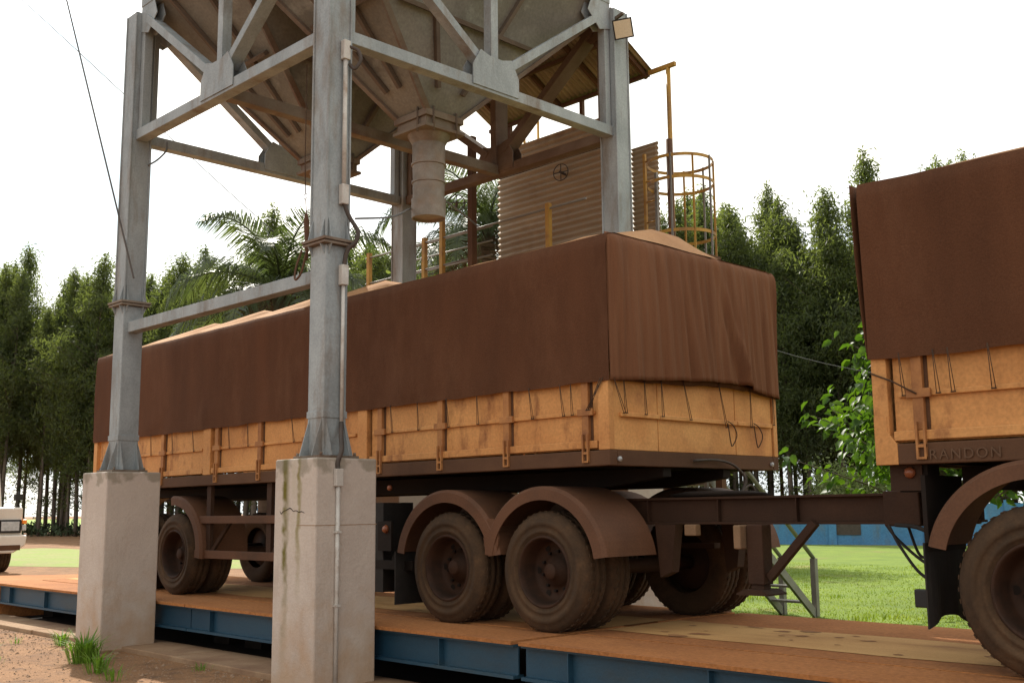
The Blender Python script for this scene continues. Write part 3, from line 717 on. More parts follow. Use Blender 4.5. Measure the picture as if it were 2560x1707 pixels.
# tail lights hanging behind the algae pier
for (z, r) in ((1.83, .022), (1.48, .028)):
    pass
lp = MB().box(-3.22, -3.0, .06, .09, 1.2, 1.5).build('lamp_bracket', 'under', ta)
MB().lathe([(0, -.035), (.03, -.03), (.045, 0), (.0, 0)], (-3.08, .058, 1.42), 'y', 16).build('side_lamp', 'amber', ta)
MB().lathe([(0, -.03), (.025, -.025), (.03, 0), (.0, 0)], (-3.05, .09, 1.84), 'y', 14).build('side_lamp', 'amber', ta)
MB().bar((-3.3, .12, 1.06), (-2.7, .12, 1.06), .05, .09).bar((-3.05, .14, 1.1), (-2.75, .14, 1.45), .04, .05).build('lamp_bracket', 'under', ta)
MB().box(-3.42, -3.18, .1, .5, .78, 1.69).build('mudflap', 'rubber', ta)
# coiled rope and cable at the right rear corner
MB().tube(arc_pts([(.02, 1.15, 2.02), (.03, 1.5, 2.03), (.05, 1.75, 1.98), (.06, 1.9, 1.85), (.05, 1.8, 1.7), (.05, 1.72, 1.62), (.06, 1.85, 1.75), (.06, 2.0, 1.8), (.06, 2.1, 1.68)], 8), .012, 6).build('air_hose', 'hose', ta)

def ridgeA(x):
    u = -x
    env = .20 + .27 * min(1, max(0, (u - 3.0) / 1.6)) + .17 * max(0, 1 - u / 1.5)
    rise = 1 - math.exp(-(u / .22) ** 1.5) if u > 0 else 0
    ph = (u - .35) % 1.36 / 1.36
    sag = 1 - .5 * (math.sin(PI * ph) ** .65)
    endl = min(1, max(.12, (x + 10.05) / .5))
    return env * rise * sag * endl
tpa, cov = tarp('brown tarpaulin with a wrinkled rear flap over the trailer under the hopper', TL - .01, TR_ + .02, 2.665, 3.94, ridgeA, None, (-5, 1.3, 2.66))
# rear flap
fl_ = MB(); ny, nz = 170, 30; vs = []
def flap_bottom(y):
    pts = [(-.02, 2.665), (.73, 2.71), (1.4, 2.75), (1.8, 2.755), (1.95, 2.75), (2.04, 2.72), (2.62, 2.66)]
    for (a, za), (b, zb_) in zip(pts, pts[1:]):
        if y <= b: return za + (zb_ - za) * (y - a) / (b - a)
    return pts[-1][1]
for j in range(ny + 1):
    y = -.0 + 2.615 * j / ny
    zb_ = flap_bottom(y) + .006 * fbm(y * 6, 0, 1)
    for i in range(nz + 1):
        u = i / nz; z = zb_ + (3.955 - zb_) * u
        fold = 1.6 + (1.98 - 1.6) * (1 - u)
        d = y - fold
        tp = 1 - u ** 8
        x = .03 + tp * (.042 * fbm(y * 5, u * .7, 4) * (1 - .4 * u) + .036 * fbm(y * 12 + u * 1.2, u * .5, 8) + .012 * fbm(y * 30, u * .7, 6) + .008 * math.sin(y * 26 + fbm(y * 2, u, 2) * 3) * (.35 + .65 * u))
        x += .05 * math.exp(-(d / .05) ** 2) * (1 - u * .8) + (.02 * math.exp(-d / .3) if d > 0 else 0) * (1 - u)
        x -= .028 * math.exp(-((d + .09) / .05) ** 2) * (1 - u * .8)
        x += .04 * (1 - u) * (1 - math.exp(-y * 3)) * max(0, 1 - (y / 2.5) ** 4) - .02 * math.exp(-y / .03)
        if u > .93: x -= .03 * ((u - .93) / .07) ** 2
        vs.append((x + .01, y, z))
fl_.add(vs, [(j * (nz + 1) + i, (j + 1) * (nz + 1) + i, (j + 1) * (nz + 1) + i + 1, j * (nz + 1) + i + 1) for j in range(ny) for i in range(nz)], True)
flp = fl_.build('rear_flap', 'tarp_flap', tpa, solid=.006)
MB().add([(.02, y, flap_bottom(y) - .0 - .03 * min(1, y) * (1.3 if y < 2.0 else .4) + .012 * fbm(y * 5, 1, 1)) for y in [2.55 * k / 40 for k in range(41)]] + [(.02, y, flap_bottom(y) + .05) for y in [2.55 * k / 40 for k in range(41)]],
         [(k, k + 1, 42 + k, 41 + k) for k in range(40)], True).build('inner_hem', 'tarp', tpa, solid=.006)
def ties(par, spec):
    for p, q in spec:
        p, q = Vector(p), Vector(q); mb = MB()
        d = Vector((.012, 0, 0)) if abs(p.x - q.x) < .2 and p.y < .05 else Vector((0, .014, 0))
        mb.tube([p, q - d], .003, 5).tube([p + d * .3, q + d], .003, 5).tube([q - d * 1.4, q + d * 1.4], .005, 5)
        mb.build('tie_rope', 'rope', par)
sp = []
for x in (-.42, -.55, -.93, -1.62, -2.06, -2.5, -2.93, -4.2, -4.75, -5.7, -6.15, -7.05, -7.6, -8.2, -9.1):
    sp.append(((x, -.02, 2.68), (x - .0 + random.uniform(-.02, .03), -.002, 2.40)))
sp.append(((-.08, -.02, 2.69), (-.22, -.01, 2.43)))
sp.append(((-.05, -.02, 2.69), (-.24, -.01, 2.43)))
for y, y2, z2 in ((.03, .18, 2.40), (.16, .2, 2.40), (.44, .47, 2.4), (.68, .71, 2.395), (1.0, 1.12, 2.385), (1.55, 1.68, 2.34), (2.08, 2.1, 2.36), (2.48, 2.5, 2.4)):
    sp.append(((.03, y, flap_bottom(y) + .02), (.02, y2, z2)))
ties(tpa, sp)
for y in (1.68, 2.12):
    MB().tube(arc_pts([(.03, y, 2.4), (.05, y + .06, 2.36), (.06, y + .1, 2.27), (.05, y + .04, 2.17), (.05, y + .01, 2.2), (.04, y - .01, 2.38)], 8), .0055, 5).build('tie_rope', 'rope', tpa)
for o_ in (ta, tpa):
    o_.rotation_euler = (0, -.0042, 0)
ta.location.z += .0042 * (-4.5); tpa.location.z += .0042 * -5

# --- right trailer ---
X2 = 2.36
tb = thing('grain_trailer', 'grain trailer cut off by the right edge, raised lettering on its rail', 'trailer', (5.5, 1.3, ZP), 'grain trailers on the weighbridge')
body(tb, X2, 9.2, 1.872, 2.01, 2.62, [2.69, 4.1, 5.3, 6.6], [], [(5.9, 6.06)], False)
MB().prism([(X2, 1.872), (2.52, 1.872), (2.52, 2.006), (2.455, 2.09), (2.455, 2.2), (X2, 2.2)], 'y', -.004, .09).build('corner_bracket', 'yellow', tb, bevel=.004)
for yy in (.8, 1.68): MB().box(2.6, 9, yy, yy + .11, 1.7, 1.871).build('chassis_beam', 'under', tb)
MB().box(X2 + .02, X2 + .1, .101, 2.499, 1.872, 2.005).build('end_rail', 'rail', tb)
MB().box(X2 + .02, X2 + .06, .075, 2.525, 2.02, 2.62).build('end_board', 'yellow', tb)
for x in (3.38, 4.66):
    wheel(tb, x, .0, ZP + .53, r=.53); wheel(tb, x, .32, ZP + .53, r=.53, deep=False)
    wheel(tb, x, 2.6, ZP + .53, r=.53, side=1); wheel(tb, x, 2.28, ZP + .53, r=.53, side=1, deep=False)
    axle(tb, x)
fender(tb, 3.40, 1.20, r0=.60, th=.13, a0=86, a1=168)
fender(tb, 3.40, 1.20, r0=.60, th=.13, a0=86, a1=168, y_0=1.97, y_1=2.63)
MB().box(3.2, 5.2, .2, .6, 1.78, 1.86).build('fender_bracket', 'under', tb)
mf = MB(); vs = []; n = 12
for k in range(n + 1):
    y = .0 + .62 * k / n
    lo = .81 + (.07 * math.sin(PI * k / n) if 0 < k < n else 0)
    vs += [(2.655 + .015 * math.sin(k), y, lo), (2.655, y, 1.36)]
mf.add(vs, [(2 * k, 2 * k + 2, 2 * k + 3, 2 * k + 1) for k in range(n)]); mf.build('mudflap', 'rubber', tb, solid=.012)
MB().box(2.64, 2.67, .05, .62, 1.3, 1.8).build('flap_carrier', 'under', tb)
MB().box(2.5, 2.64, .14, .19, .93, 1.05).build('rear_lamp', 'black', tb, bevel=.01)
lb = MB().box(2.405, 2.63, .1, .115, 1.70, 1.871).build('lamp_bracket', 'chassis', tb)
MB().box(2.46, 2.66, .12, .3, 1.69, 1.871).build('lamp_bracket', 'under', tb)
MB().lathe([(0, -.045), (.02, -.042), (.037, -.02), (.04, 0), (0, 0)], (2.55, .099, 1.82), 'y', 18).build('side_lamp', 'amber', tb)
for k, (za, zb_, yy) in enumerate(((1.46, 1.2, .5), (1.47, 1.12, .42), (1.45, 1.26, .6))):
    MB().tube(arc_pts([(2.0 + .06 * k, yy + .3, 1.46), (2.12 + .05 * k, yy + .26, 1.34 - .05 * k), (2.36, yy + .2, zb_ - .02), (2.64, yy + .1, zb_ - .05 * (k < 2))], 8), .011, 6).build('air_hose', 'rubber', tb)
MB().tube(arc_pts([(2.1, .75, 1.46), (2.3, .7, 1.44), (2.5, .6, 1.36), (2.64, .55, 1.2)], 8), .016, 6).build('air_hose', 'rubber', tb)
# raised lettering on the rail
fc = bpy.data.curves.new('lettering_curve', 'FONT'); fc.body = 'RANDON'; fc.size = .095; fc.extrude = .004; fc.space_character = 1.22
fo = bpy.data.objects.new('lettering_tmp', fc); COL.objects.link(fo)
dg = bpy.context.evaluated_depsgraph_get(); lm = bpy.data.meshes.new_from_object(fo.evaluated_get(dg)); bpy.data.objects.remove(fo)
lm.materials.clear(); lm.materials.append(M['letter'])
lo = bpy.data.objects.new('lettering', lm); COL.objects.link(lo); lo.parent = tb
lo.rotation_euler = (PI / 2, 0, 0); lo.location = Vector((2.735, -.006, 1.898)) - ORG[tb.name]
def ridgeB(x):
    u = x - X2
    rise = 1 - math.exp(-(u / .5) ** 1.3) if u > 0 else 0
    return .27 * rise * (1 - .25 * math.sin(PI * ((u + .45) % 1.36 / 1.36)))
tpb, cvb = tarp('dark brown tarpaulin over the trailer at the right edge of the view', X2 - .005, 9.25, 2.585, 3.835, ridgeB, None, (5.5, 1.3, 2.6), over=.016, bulge=.05)
cl = MB(); vs = []
for j in range(41):
    y = -.02 + 2.64 * j / 40
    for i in range(13):
        u = i / 12; z = 2.6 + (3.85 - 2.6) * u
        vs.append((X2 - .008 - .06 * u + .015 * fbm(y * 4, u, 3) * (.2 + u) - .02 * math.sin(PI * u), y, z))
cl.add(vs, [(j * 13 + i, (j + 1) * 13 + i, (j + 1) * 13 + i + 1, j * 13 + i + 1) for j in range(40) for i in range(12)], True)
cl.build('end_flap', 'tarp', tpb, solid=.006)
ties(tpb, [((x, -.024, 2.62), (x + .015, -.004, 2.33)) for x in (2.575, 2.81, 2.91, 3.17, 3.42, 3.6, 3.9)])
MB().tube([(X2, -.008, 2.50), (2.52, -.02, 2.43), (2.68, -.016, 2.335)], .006, 5).build('tie_rope', 'rope', tpb)

# ------------------------------------------------------------------ walkway and corrugated shelter behind the tower
def corrugated(name, m, par, o, u, v, lu, lv, pitch=.076, amp=.011, along='u', th=.004):
    """sheet from o spanning u*lu, v*lv, ridges running along u"""
    o, u, v = Vector(o), Vector(u).normalized(), Vector(v).normalized(); nr = u.cross(v).normalized()
    n = int(lv / pitch * 6); vs = []
    for k in range(n + 1):
        a = lv * k / n; w = amp * math.sin(2 * PI * a / pitch)
        for j in range(7):
            b = lu * j / 6
            vs.append(o + v * a + u * b + nr * (w + .004 * fbm(b, a * 2, 1)))
    fs = [(k * 7 + j, (k + 1) * 7 + j, (k + 1) * 7 + j + 1, k * 7 + j + 1) for k in range(n) for j in range(6)]
    return MB().add(vs, fs, True).build(name, m, par, solid=th)
wk = thing('walkway', 'raised rusty walkway with yellow posts, handrails, corrugated wall and roof behind the tower', 'walkway', (-5, 4.6, 0))
corrugated('wall_sheet', 'sheet', wk, (-6.5, 5.0, 5.0), (1, 0, 0), (0, 0, 1), 2.72, 2.38, pitch=.098, amp=.027)
corrugated('wall_sheet', 'sheet', wk, (-3.95, 5.3, 5.2), (1, 0, 0), (0, 0, 1), .5, 1.68, amp=.014)
MB().box(-6.5, -3.8, 5.02, 5.08, 5.55, 5.62).box(-6.5, -3.8, 5.02, 5.08, 6.9, 6.97).build('wall_purlin', 'chassis', wk)
corrugated('roof_sheet', 'roof', wk, (-6.75, 5.15, 7.88), (0, -1.0, .52), (1, 0, 0), 1.72, 3.38, pitch=.09, amp=.016)
for x in (-6.4, -5.2, -4.3, -3.5): MB().bar((x, 5.15, 7.83), (x, 3.7, 8.58), .05, .07).build('rafter', 'rail', wk)
for (yy, zz) in ((5.1, 7.84), (4.4, 8.19)): MB().bar((-6.8, yy, zz), (-3.42, yy, zz), .05, .06).build('purlin', 'rail', wk)
MB().bar((-3.4, 5.08, 7.85), (-2.93, 5.08, 7.85), .05, .06).build('rafter', 'ysteel', wk)
for x in (-6.35, -4.76): MB().box(x - .03, x + .03, 5.1, 5.16, 4.92, 7.84).build('roof_post', 'rail', wk)
MB().tube([(-3.06, 5.08, 3.2), (-3.06, 5.08, 7.82)], .035, 10).build('roof_post', 'ysteel', wk)
MB().box(-9.5, -2.3, 3.9, 5.1, 4.86, 4.92).build('deck', 'rail', wk)
for x in (-9.2, -6.3, -4.6, -2.4):
    for y in (3.95, 5.05):
        MB().box(x - .05, x + .05, y - .05, y + .05, 0, 4.86).build('leg', 'rail', wk)
for x in (-8.9, -7.42, -6.98, -6.25, -4.63):
    z1 = 6.3 if x == -6.98 else 5.98
    MB().box(x - .035, x + .035, 4.165, 4.235, 4.92, z1).build('rail_post', 'ysteel', wk)
for z in (5.90, 5.45):
    MB().tube([(-9.0, 4.2, z), (-3.9 if z > 5.5 else -6.2, 4.2, z)], .016, 8).build('handrail', 'grey_rail', wk)
for z in (6.02, 5.78, 5.54, 5.2):
    MB().tube([(-9.0, 4.9, z + .12), (-6.55, 4.9, z + .12)], .016, 8).build('handrail', 'grey_rail', wk)
MB().box(-6.1, -6.0, 3.95, 4.05, 4.92, 7.3).build('roof_post', 'rail', wk)
def handwheel(label, c, nrm, r):
    c, nrm = Vector(c), Vector(nrm).normalized(); a = nrm.cross(Vector((0, 0, 1))).normalized(); b = nrm.cross(a)
    t = thing('hand_wheel', label, 'hand wheel', tuple(c), 'hand wheels of the valve gear')
    MB().tube([c + (a * math.cos(q) + b * math.sin(q)) * r for q in [2 * PI * k / 24 for k in range(25)]], .008, 6).build('rim', 'hose', t)
    sp = MB()
    for k in range(2):
        q = PI * k / 2; sp.tube([c + (a * math.cos(q) + b * math.sin(q)) * r, c - (a * math.cos(q) + b * math.sin(q)) * r], .008, 6)
    sp.build('spoke', 'hose', t)
    MB().tube([c + nrm * .03, c - nrm * .3], .02, 8).build('spindle', 'hose', t)
handwheel('spoked hand wheel against the sky beside the spout', (-5.62, 3.3, 6.02), (.75, -.62, 0), .12)
handwheel('dark hand wheel in front of the corrugated wall', (-4.98, 4.86, 6.67), (.2, -.98, 0), .13)
# caged ladder
ld = thing('caged_ladder', 'yellow caged ladder rising beside the shelter', 'ladder', (-3.0, 5.2, 0))
lx, ly = -2.85, 5.0
for dx_ in (-.62, -.42):
    MB().box(lx + dx_ - .02, lx + dx_ + .02, ly - .02, ly + .02, 3.0, 6.62 if dx_ < -.5 else 6.3).build('stile', 'ysteel' if dx_ < -.5 else 'grey_rail', ld)
rgs = MB()
for k in range(12): rgs.tube([(lx - .6, ly, 3.2 + k * .3), (lx - .44, ly, 3.2 + k * .3)], .012, 6)
rgs.build('rung', 'ysteel', ld)
cr_ = .46
for z in (6.33, 6.02, 5.28, 4.6):
    MB().add([], [])
    hp = MB(); n = 32; vs = []
    for k in range(n + 1):
        t = 2 * PI * k / n; c, s = math.cos(t), math.sin(t)
        for rr, dz in ((cr_, -.022), (cr_, .022), (cr_ - .008, .022), (cr_ - .008, -.022)): vs.append((lx + rr * c, ly + rr * s, z + dz))
    hp.add(vs, [(k * 4 + a, (k + 1) * 4 + a, (k + 1) * 4 + (a + 1) % 4, k * 4 + (a + 1) % 4) for k in range(n) for a in range(4)])
    hp.build('cage_hoop', 'ysteel', ld)
for k in range(6):
    t = R(-70 + k * 38); MB().box(lx + cr_ * math.cos(t) - .014, lx + cr_ * math.cos(t) + .014, ly + cr_ * math.sin(t) - .006, ly + cr_ * math.sin(t) + .006, 4.55, 6.36 if k != 1 else 6.33).build('cage_bar', 'ysteel' if k % 2 else 'grey_rail', ld)
MB().tube([(lx + .05, ly - .3, 3), (lx + .05, ly - .3, 6.6)], .045, 8).build('mast', 'rail', ld)
# a second, smaller cage further back, seen past the spout
lc2 = thing('caged_ladder', 'dark caged ladder seen against the sky between the spout and the middle post', 'ladder', (-8.5, 8.2, 0))
bx, by = -8.5, 8.2
for z in (8.55, 7.9, 7.3): MB().tube([(bx + .4 * math.cos(t), by + .4 * math.sin(t), z) for t in [2 * PI * k / 20 for k in range(21)]], .018, 5).build('cage_hoop', 'ysteel', lc2)
for k in range(5):
    t = R(-60 + k * 50); MB().tube([(bx + .4 * math.cos(t), by + .4 * math.sin(t), 4), (bx + .4 * math.cos(t), by + .4 * math.sin(t), 8.6)], .02, 5).build('cage_bar', 'rail', lc2)
for k in (-1, 1): MB().tube([(bx - .35, by + .2 * k, 0), (bx - .35, by + .2 * k, 9.4)], .03, 6).build('stile', 'ysteel', lc2)
# access stair
st = thing('access_stair', 'grey metal access stair with posts and handrails standing on the lawn', 'stair', (-2.8, 7, 0))
for x in (-3.08, -2.54):
    MB().bar((x, 7.5, .03), (x, 4.6, 2.25), .05, .11).build('stringer', 'grey_rail', st)
    MB().box(x - .04, x + .04, 7.47, 7.55, 0, .84).build('post', 'grey_rail', st)
    MB().tube([(x, 7.51, .84), (x, 4.6, 3.05)], .03, 8).build('handrail', 'grey_rail', st)
    MB().box(x - .025, x + .025, 4.9, 4.95, 0, 2.9).build('post', 'grey_rail', st)
for k in range(9):
    y = 7.25 - k * .31; z = .22 + k * .237
    MB().box(-3.065, -2.555, y - .1, y + .1, z, z + .03).build('tread', 'grey_rail', st)

# ------------------------------------------------------------------ blue wall
bwl = thing('boundary_wall', 'low blue painted wall with pillars along the back of the lawn', 'wall', (-15, 33.5, 0))
p0, p1 = Vector((-45, 24.5)), Vector((36, 51.5)); d = (p1 - p0).normalized(); nseg = 26; sl = (p1 - p0).length / nseg
for k in range(nseg):
    a = p0 + d * sl * k; b = p0 + d * sl * (k + 1)
    MB().bar((a.x, a.y, .8), (b.x, b.y, .8), .15, 1.6).build('panel', 'blue_wall', bwl)
    MB().bar((a.x, a.y, 0), (a.x, a.y, 1.72), .3, .3, (d.x, d.y, 0)).build('pillar', 'blue_wall', bwl)
# grey drain hatch on the wall
gq = p0.lerp(p1, .345); nr2 = Vector((d.y, -d.x))
MB().bar((gq.x + nr2.x * .09, gq.y + nr2.y * .09, .62), (gq.x + nr2.x * .09 + d.x * 1.2, gq.y + nr2.y * .09 + d.y * 1.2, .62), .03, .45).build('vent_grille', 'hose', bwl)

# ------------------------------------------------------------------ white truck
wt = thing('white_truck', 'white truck cab waiting in the dirt at the left edge of the view', 'truck', (-26.5, 3.6, 0))
yl, yr, xf = 2.35, 4.78, -25.2
MB().box(xf - .9, xf - .04, yl + .03, yr - .02, .95, 1.75).build('body', 'white', wt, bevel=.05)
MB().prism([(xf - 2.3, .9), (xf - .9, .9), (xf - .9, 1.8), (xf - 1.2, 2.75), (xf - 2.3, 2.85)], 'y', yl + .08, yr - .28).build('cab', 'white', wt, bevel=.06)
MB().prism([(xf - .885, 1.86), (xf - .87, 1.9), (xf - 1.15, 2.65), (xf - 1.19, 2.65)], 'y', yl + .25, yr - .48).build('windscreen', 'glass', wt)
MB().prism([(yl - .02, .52), (yr - .3, .52), (yr + .02, .72), (yr + .06, 1.0), (yl - .02, 1.0)], 'x', xf - .3, xf + .12).build('bumper', 'white', wt, bevel=.04)
MB().box(xf + .121, xf + .13, yr - .75, yr - .12, .6, .74).build('fog_lamp', 'rail', wt, bevel=.004)
for ya, yb in ((yr - .62, yr - .14), (yl + .12, yl + .6)):
    h = MB().box(xf - .04, xf + .03, ya - .06, yb + .06, 1.06, 1.42).build('headlight', 'black', wt, bevel=.02)
    MB().box(xf + .03, xf + .045, ya, yb, 1.12, 1.37).build('lens', 'lens', h, bevel=.02)
MB().box(xf - .1, xf + .05, yr - .06, yr + .06, 1.3, 1.42).build('indicator', 'orange', wt, bevel=.02)
MB().box(xf - .12, xf + .05, yr - .06, yr + .05, 1.12, 1.28).build('indicator', 'lens', wt, bevel=.02)
MB().box(xf - .035, xf + .03, yl + .7, yr - .75, 1.05, 1.7).build('grille', 'black', wt)
for yy in (yl + .15, yr - .5): wheel(wt, xf - .75, yy + (.0 if yy < 3 else .3), .5, r=.5, side=-1 if yy < 3 else 1)
MB().box(xf - .6, xf - .45, yr - .1, yr + .1, 1.95, 2.12).tube([(xf - .5, yr - .05, 1.7), (xf - .5, yr + .0, 2.2)], .02, 6).build('mirror', 'black', wt)
MB().box(xf - 8, xf - 2.35, yl + .05, yr - .05, 1.0, 3.2).build('cargo_box', 'rail', wt, bevel=.03)

# ------------------------------------------------------------------ vegetation
def leafquad(mb, c, d, side, L, W_):
    d = d.normalized(); s = side - d * side.dot(d)
    if s.length < 1e-3: s = d.orthogonal()
    s.normalize()
    mb.v += [tuple(c), tuple(c + d * L * .45 + s * W_), tuple(c + d * L), tuple(c + d * L * .45 - s * W_)]
    o = len(mb.v) - 4; mb.f.append((o, o + 1, o + 2, o + 3)); mb.sm.append(False)
def rv(): return Vector((random.gauss(0, 1), random.gauss(0, 1), random.gauss(0, 1)))
def euc(seed, h, crown_lo, rmax, dens):
    random.seed(seed)
    tr, le = MB(), MB()
    bx, by = random.uniform(-.5, .5), random.uniform(-.5, .5)
    def axis(z): u = z / h; return Vector((bx * u * u + .12 * math.sin(3 * u + seed), by * u * u + .12 * math.cos(2.5 * u + seed), z))
    tr.tube([axis(h * k / 12) for k in range(13)], [.15 * (1 - .86 * k / 12) + .004 for k in range(13)], 7)
    nb = int(72 * dens)
    for i in range(nb):
        u = (i + random.random()) / nb
        z = crown_lo + (h - .25 - crown_lo) * u ** .85
        p = axis(z); a = random.random() * 2 * PI
        env = rmax * min(1, .07 + 1.7 * (1 - u)) ** 1.15 * (.8 + .25 * math.sin(u * 31 + seed)) if u > .2 else rmax * (.5 + 1.6 * u)
        ln = env * random.uniform(.55, 1.15)
        d = Vector((math.cos(a), math.sin(a), random.uniform(.35, .9)))
        q = p + d.normalized() * ln
        if ln > .4: tr.tube([p, (p + q) / 2 + Vector((0, 0, .05)), q], [.028, .018, .006], 4, False)
        for c in range(int(3 + 4 * ln)):
            t = random.uniform(.25, 1.08); cc = p.lerp(q, t) + rv() * .16 * (ln * .5 + .5)
            for l in range(random.randint(16, 24)):
                o = cc + rv() * .25
                dd = Vector((random.gauss(0, .55), random.gauss(0, .55), -.55 + random.gauss(0, .6)))
                leafquad(le, o, dd, rv(), random.uniform(.2, .4), random.uniform(.024, .046))
    # sparse epicormic shoots on the lower trunk
    for i in range(random.randint(7, 14)):
        z = random.uniform(1.2, crown_lo); p = axis(z); a = random.random() * 6.28
        q = p + Vector((math.cos(a), math.sin(a), .4)) * random.uniform(.3, .9)
        tr.tube([p, q], [.014, .004], 4, False)
        for l in range(random.randint(6, 16)):
            leafquad(le, p.lerp(q, random.random()) + rv() * .14, Vector((random.gauss(0, .5), random.gauss(0, .5), -.4)), rv(), .26, .04)
    # leader tip
    for l in range(150):
        q_ = random.random() * 2.3
        leafquad(le, axis(h + .3 - q_) + rv() * (.05 + .11 * q_), Vector((random.gauss(0, .5), random.gauss(0, .5), -.1 + random.gauss(0, .6))), rv(), .28, .04)
    return tr, le
protos = []
for s_, (h, lo_, r_, dn) in enumerate(((17.5, 4.4, 3.5, 1.2), (18.6, 4.8, 3.2, 1.15), (16.4, 3.8, 3.6, 1.25), (18.0, 5.2, 3.2, 1.1), (17.0, 3.4, 3.5, 1.25), (19.2, 4.8, 3.1, 1.15))):
    tr, le = euc(100 + s_, h, lo_, r_, dn)
    protos.append((tr, le, h))
random.seed(11)
pm = []
for tr, le, h in protos:
    mt = bpy.data.meshes.new('trunk'); mt.from_pydata(tr.v, [], tr.f); mt.polygons.foreach_set('use_smooth', tr.sm); mt.materials.append(M['bark'])
    ml = bpy.data.meshes.new('crown'); ml.from_pydata(le.v, [], le.f); ml.materials.append(M['leaf'])
    pm.append((mt, ml, h))
# plantation: rows along a line that runs from far left to nearer right
A_, B_ = Vector((-78, 19.5)), Vector((6, 55))
dirl = (B_ - A_).normalized(); nrl = Vector((-dirl.y, dirl.x)); LN = (B_ - A_).length
shapes = ['slender', 'tall pointed', 'bushy', 'thin topped', 'full crowned', 'lofty']
rown = ['front row', 'second row', 'third row', 'fourth row', 'fifth row', 'back row']
zones = ['beyond the far left dirt', 'behind the white truck', 'behind the left column', 'left of the palm', 'behind the palm', 'behind the hopper spout', 'behind the corrugated wall', 'behind the caged ladder', 'behind the near trailer', 'behind the gap between the trailers', 'behind the broad leaved tree', 'behind the right trailer']
ti = 0
for row in range(6):
    s = random.uniform(0, 2)
    while s < LN:
        if row == 5: s += .9
        p = A_ + dirl * (s + random.uniform(-.5, .5)) + nrl * (row * 3.1 + random.uniform(-.7, .7))
        f = s / LN
        gap = (.485 < f < .52)
        if not gap:
            k = random.randrange(6); mt, ml, h = pm[k]
            hs = random.choice((.88, .92, .96, 1.0, 1.03, 1.07)) * random.uniform(.97, 1.03) * (.98 if f < .4 else .97) * (1 + .02 * row)
            if row == 5: hs *= .93
            if .44 < f < .56: hs *= .74
            t = thing('eucalyptus_tree', '%s eucalyptus in the %s %s' % (shapes[k], rown[row], zones[min(11, int(f * 12))]), 'tree', (p.x, p.y, 0), 'eucalyptus trees of the plantation')
            t.rotation_euler = (0, 0, random.random() * 6.28); t.scale = (hs * random.uniform(.92, 1.15),) * 2 + (hs,)
            for nm, me in (('trunk', mt), ('crown', ml)):
                o = bpy.data.objects.new(nm, me); COL.objects.link(o); o.parent = t
            ti += 1
        s += random.uniform(1.3, 2.0)
# undergrowth along the foot of the plantation
ug = MB()
for i in range(5200):
    s = random.uniform(0, LN * .62); w = random.uniform(-1.2, 9)
    p = A_ + dirl * s + nrl * w
    hh = .55 + .5 * fbm(s * .3, w * .3, 1)
    c = Vector((p.x, p.y, random.random() * max(.2, hh) * (1.5 if random.random() < .1 else 1)))
    leafquad(ug, c, rv() + Vector((0, 0, .6)), rv(), random.uniform(.25, .5), random.uniform(.06, .13))
tag(ug.build('undergrowth', 'shrub', recalc=False), 'dark undergrowth along the foot of the eucalyptus plantation', 'undergrowth', kind='stuff')

def palm(label, base, h, seed, sc=1.0, lean=(0, 0)):
    random.seed(seed)
    t = thing('palm_tree', label, 'palm', base, 'palms beyond the weighbridge')
    b = Vector(base); top = b + Vector((lean[0], lean[1], h))
    pts = [b.lerp(top, k / 10) + Vector((.05 * math.sin(k), 0, 0)) for k in range(11)]
    MB().tube(pts, [.17 * sc * (1.15 - .35 * k / 10) for k in range(11)], 10).build('trunk', 'palm_bark', t)
    nf = 19
    for i in range(nf):
        a = i * 2.399 + random.uniform(-.2, .2); el = R(82 - 105 * (i / nf) ** .9 + random.uniform(-8, 8)); L = sc * random.uniform(2.0, 2.7)
        hd = Vector((math.cos(a), math.sin(a), 0)); p = top.copy(); rach = [p.copy()]
        n = 16; ang = el
        for k in range(n):
            ang -= R(3.2 + 6.0 * k / n) * (1.1 if el > .2 else .8)
            p = p + (hd * math.cos(ang) + Vector((0, 0, math.sin(ang)))) * L / n; rach.append(p.copy())
        mb = MB(); mb.tube(rach, [.024 * sc * (1 - .85 * k / n) + .003 for k in range(n + 1)], 5)
        sd = Vector((-hd.y, hd.x, 0))
        dead = i > nf - 4
        for k in range(2, n + 1):
            for sub in range(7):
                u = sub / 7; c = rach[k - 1].lerp(rach[k], u); tg = (rach[k] - rach[k - 1]).normalized()
                ll = sc * (.74 * math.sin(PI * min(1, .12 + .85 * k / n)) + .12) * random.uniform(.85, 1.1)
                for sgn in (-1, 1):
                    dd = sd * sgn * .75 + tg * .55 + Vector((0, 0, random.uniform(-.15, .35)))
                    dd.normalize(); w = .0135 * sc
                    m1 = c + dd * ll * .5; m2 = c + dd * ll * .9 + Vector((0, 0, -.42 * ll - .06))
                    wv = dd.cross(tg.cross(dd)).normalized() if False else tg
                    mb.add([c - wv * w * .6, c + wv * w * .6, m1 + wv * w, m1 - wv * w, m2], [(0, 1, 2, 3), (3, 2, 4)])
        mb.build('frond', 'dead_leaf' if dead else 'palm_leaf', t, recalc=False)
    return t
palm('tall feather palm with arching fronds behind the near trailer, left of the near column', (-14.6, 6.1, 0), 6.35, 3, 1.2, (.1, -.1))
palm('feather palm with drooping fronds seen between the spout and the corrugated wall', (-11.2, 9.2, 0), 7.7, 5, 1.1)
palm('low feather palm behind the walkway handrails', (-13.2, 11.3, 0), 4.6, 9, 1.15)
palm('short bushy palm just above the tarpaulin edge, left of the near column', (-12.6, 4.6, 0), 4.0, 12, .95)

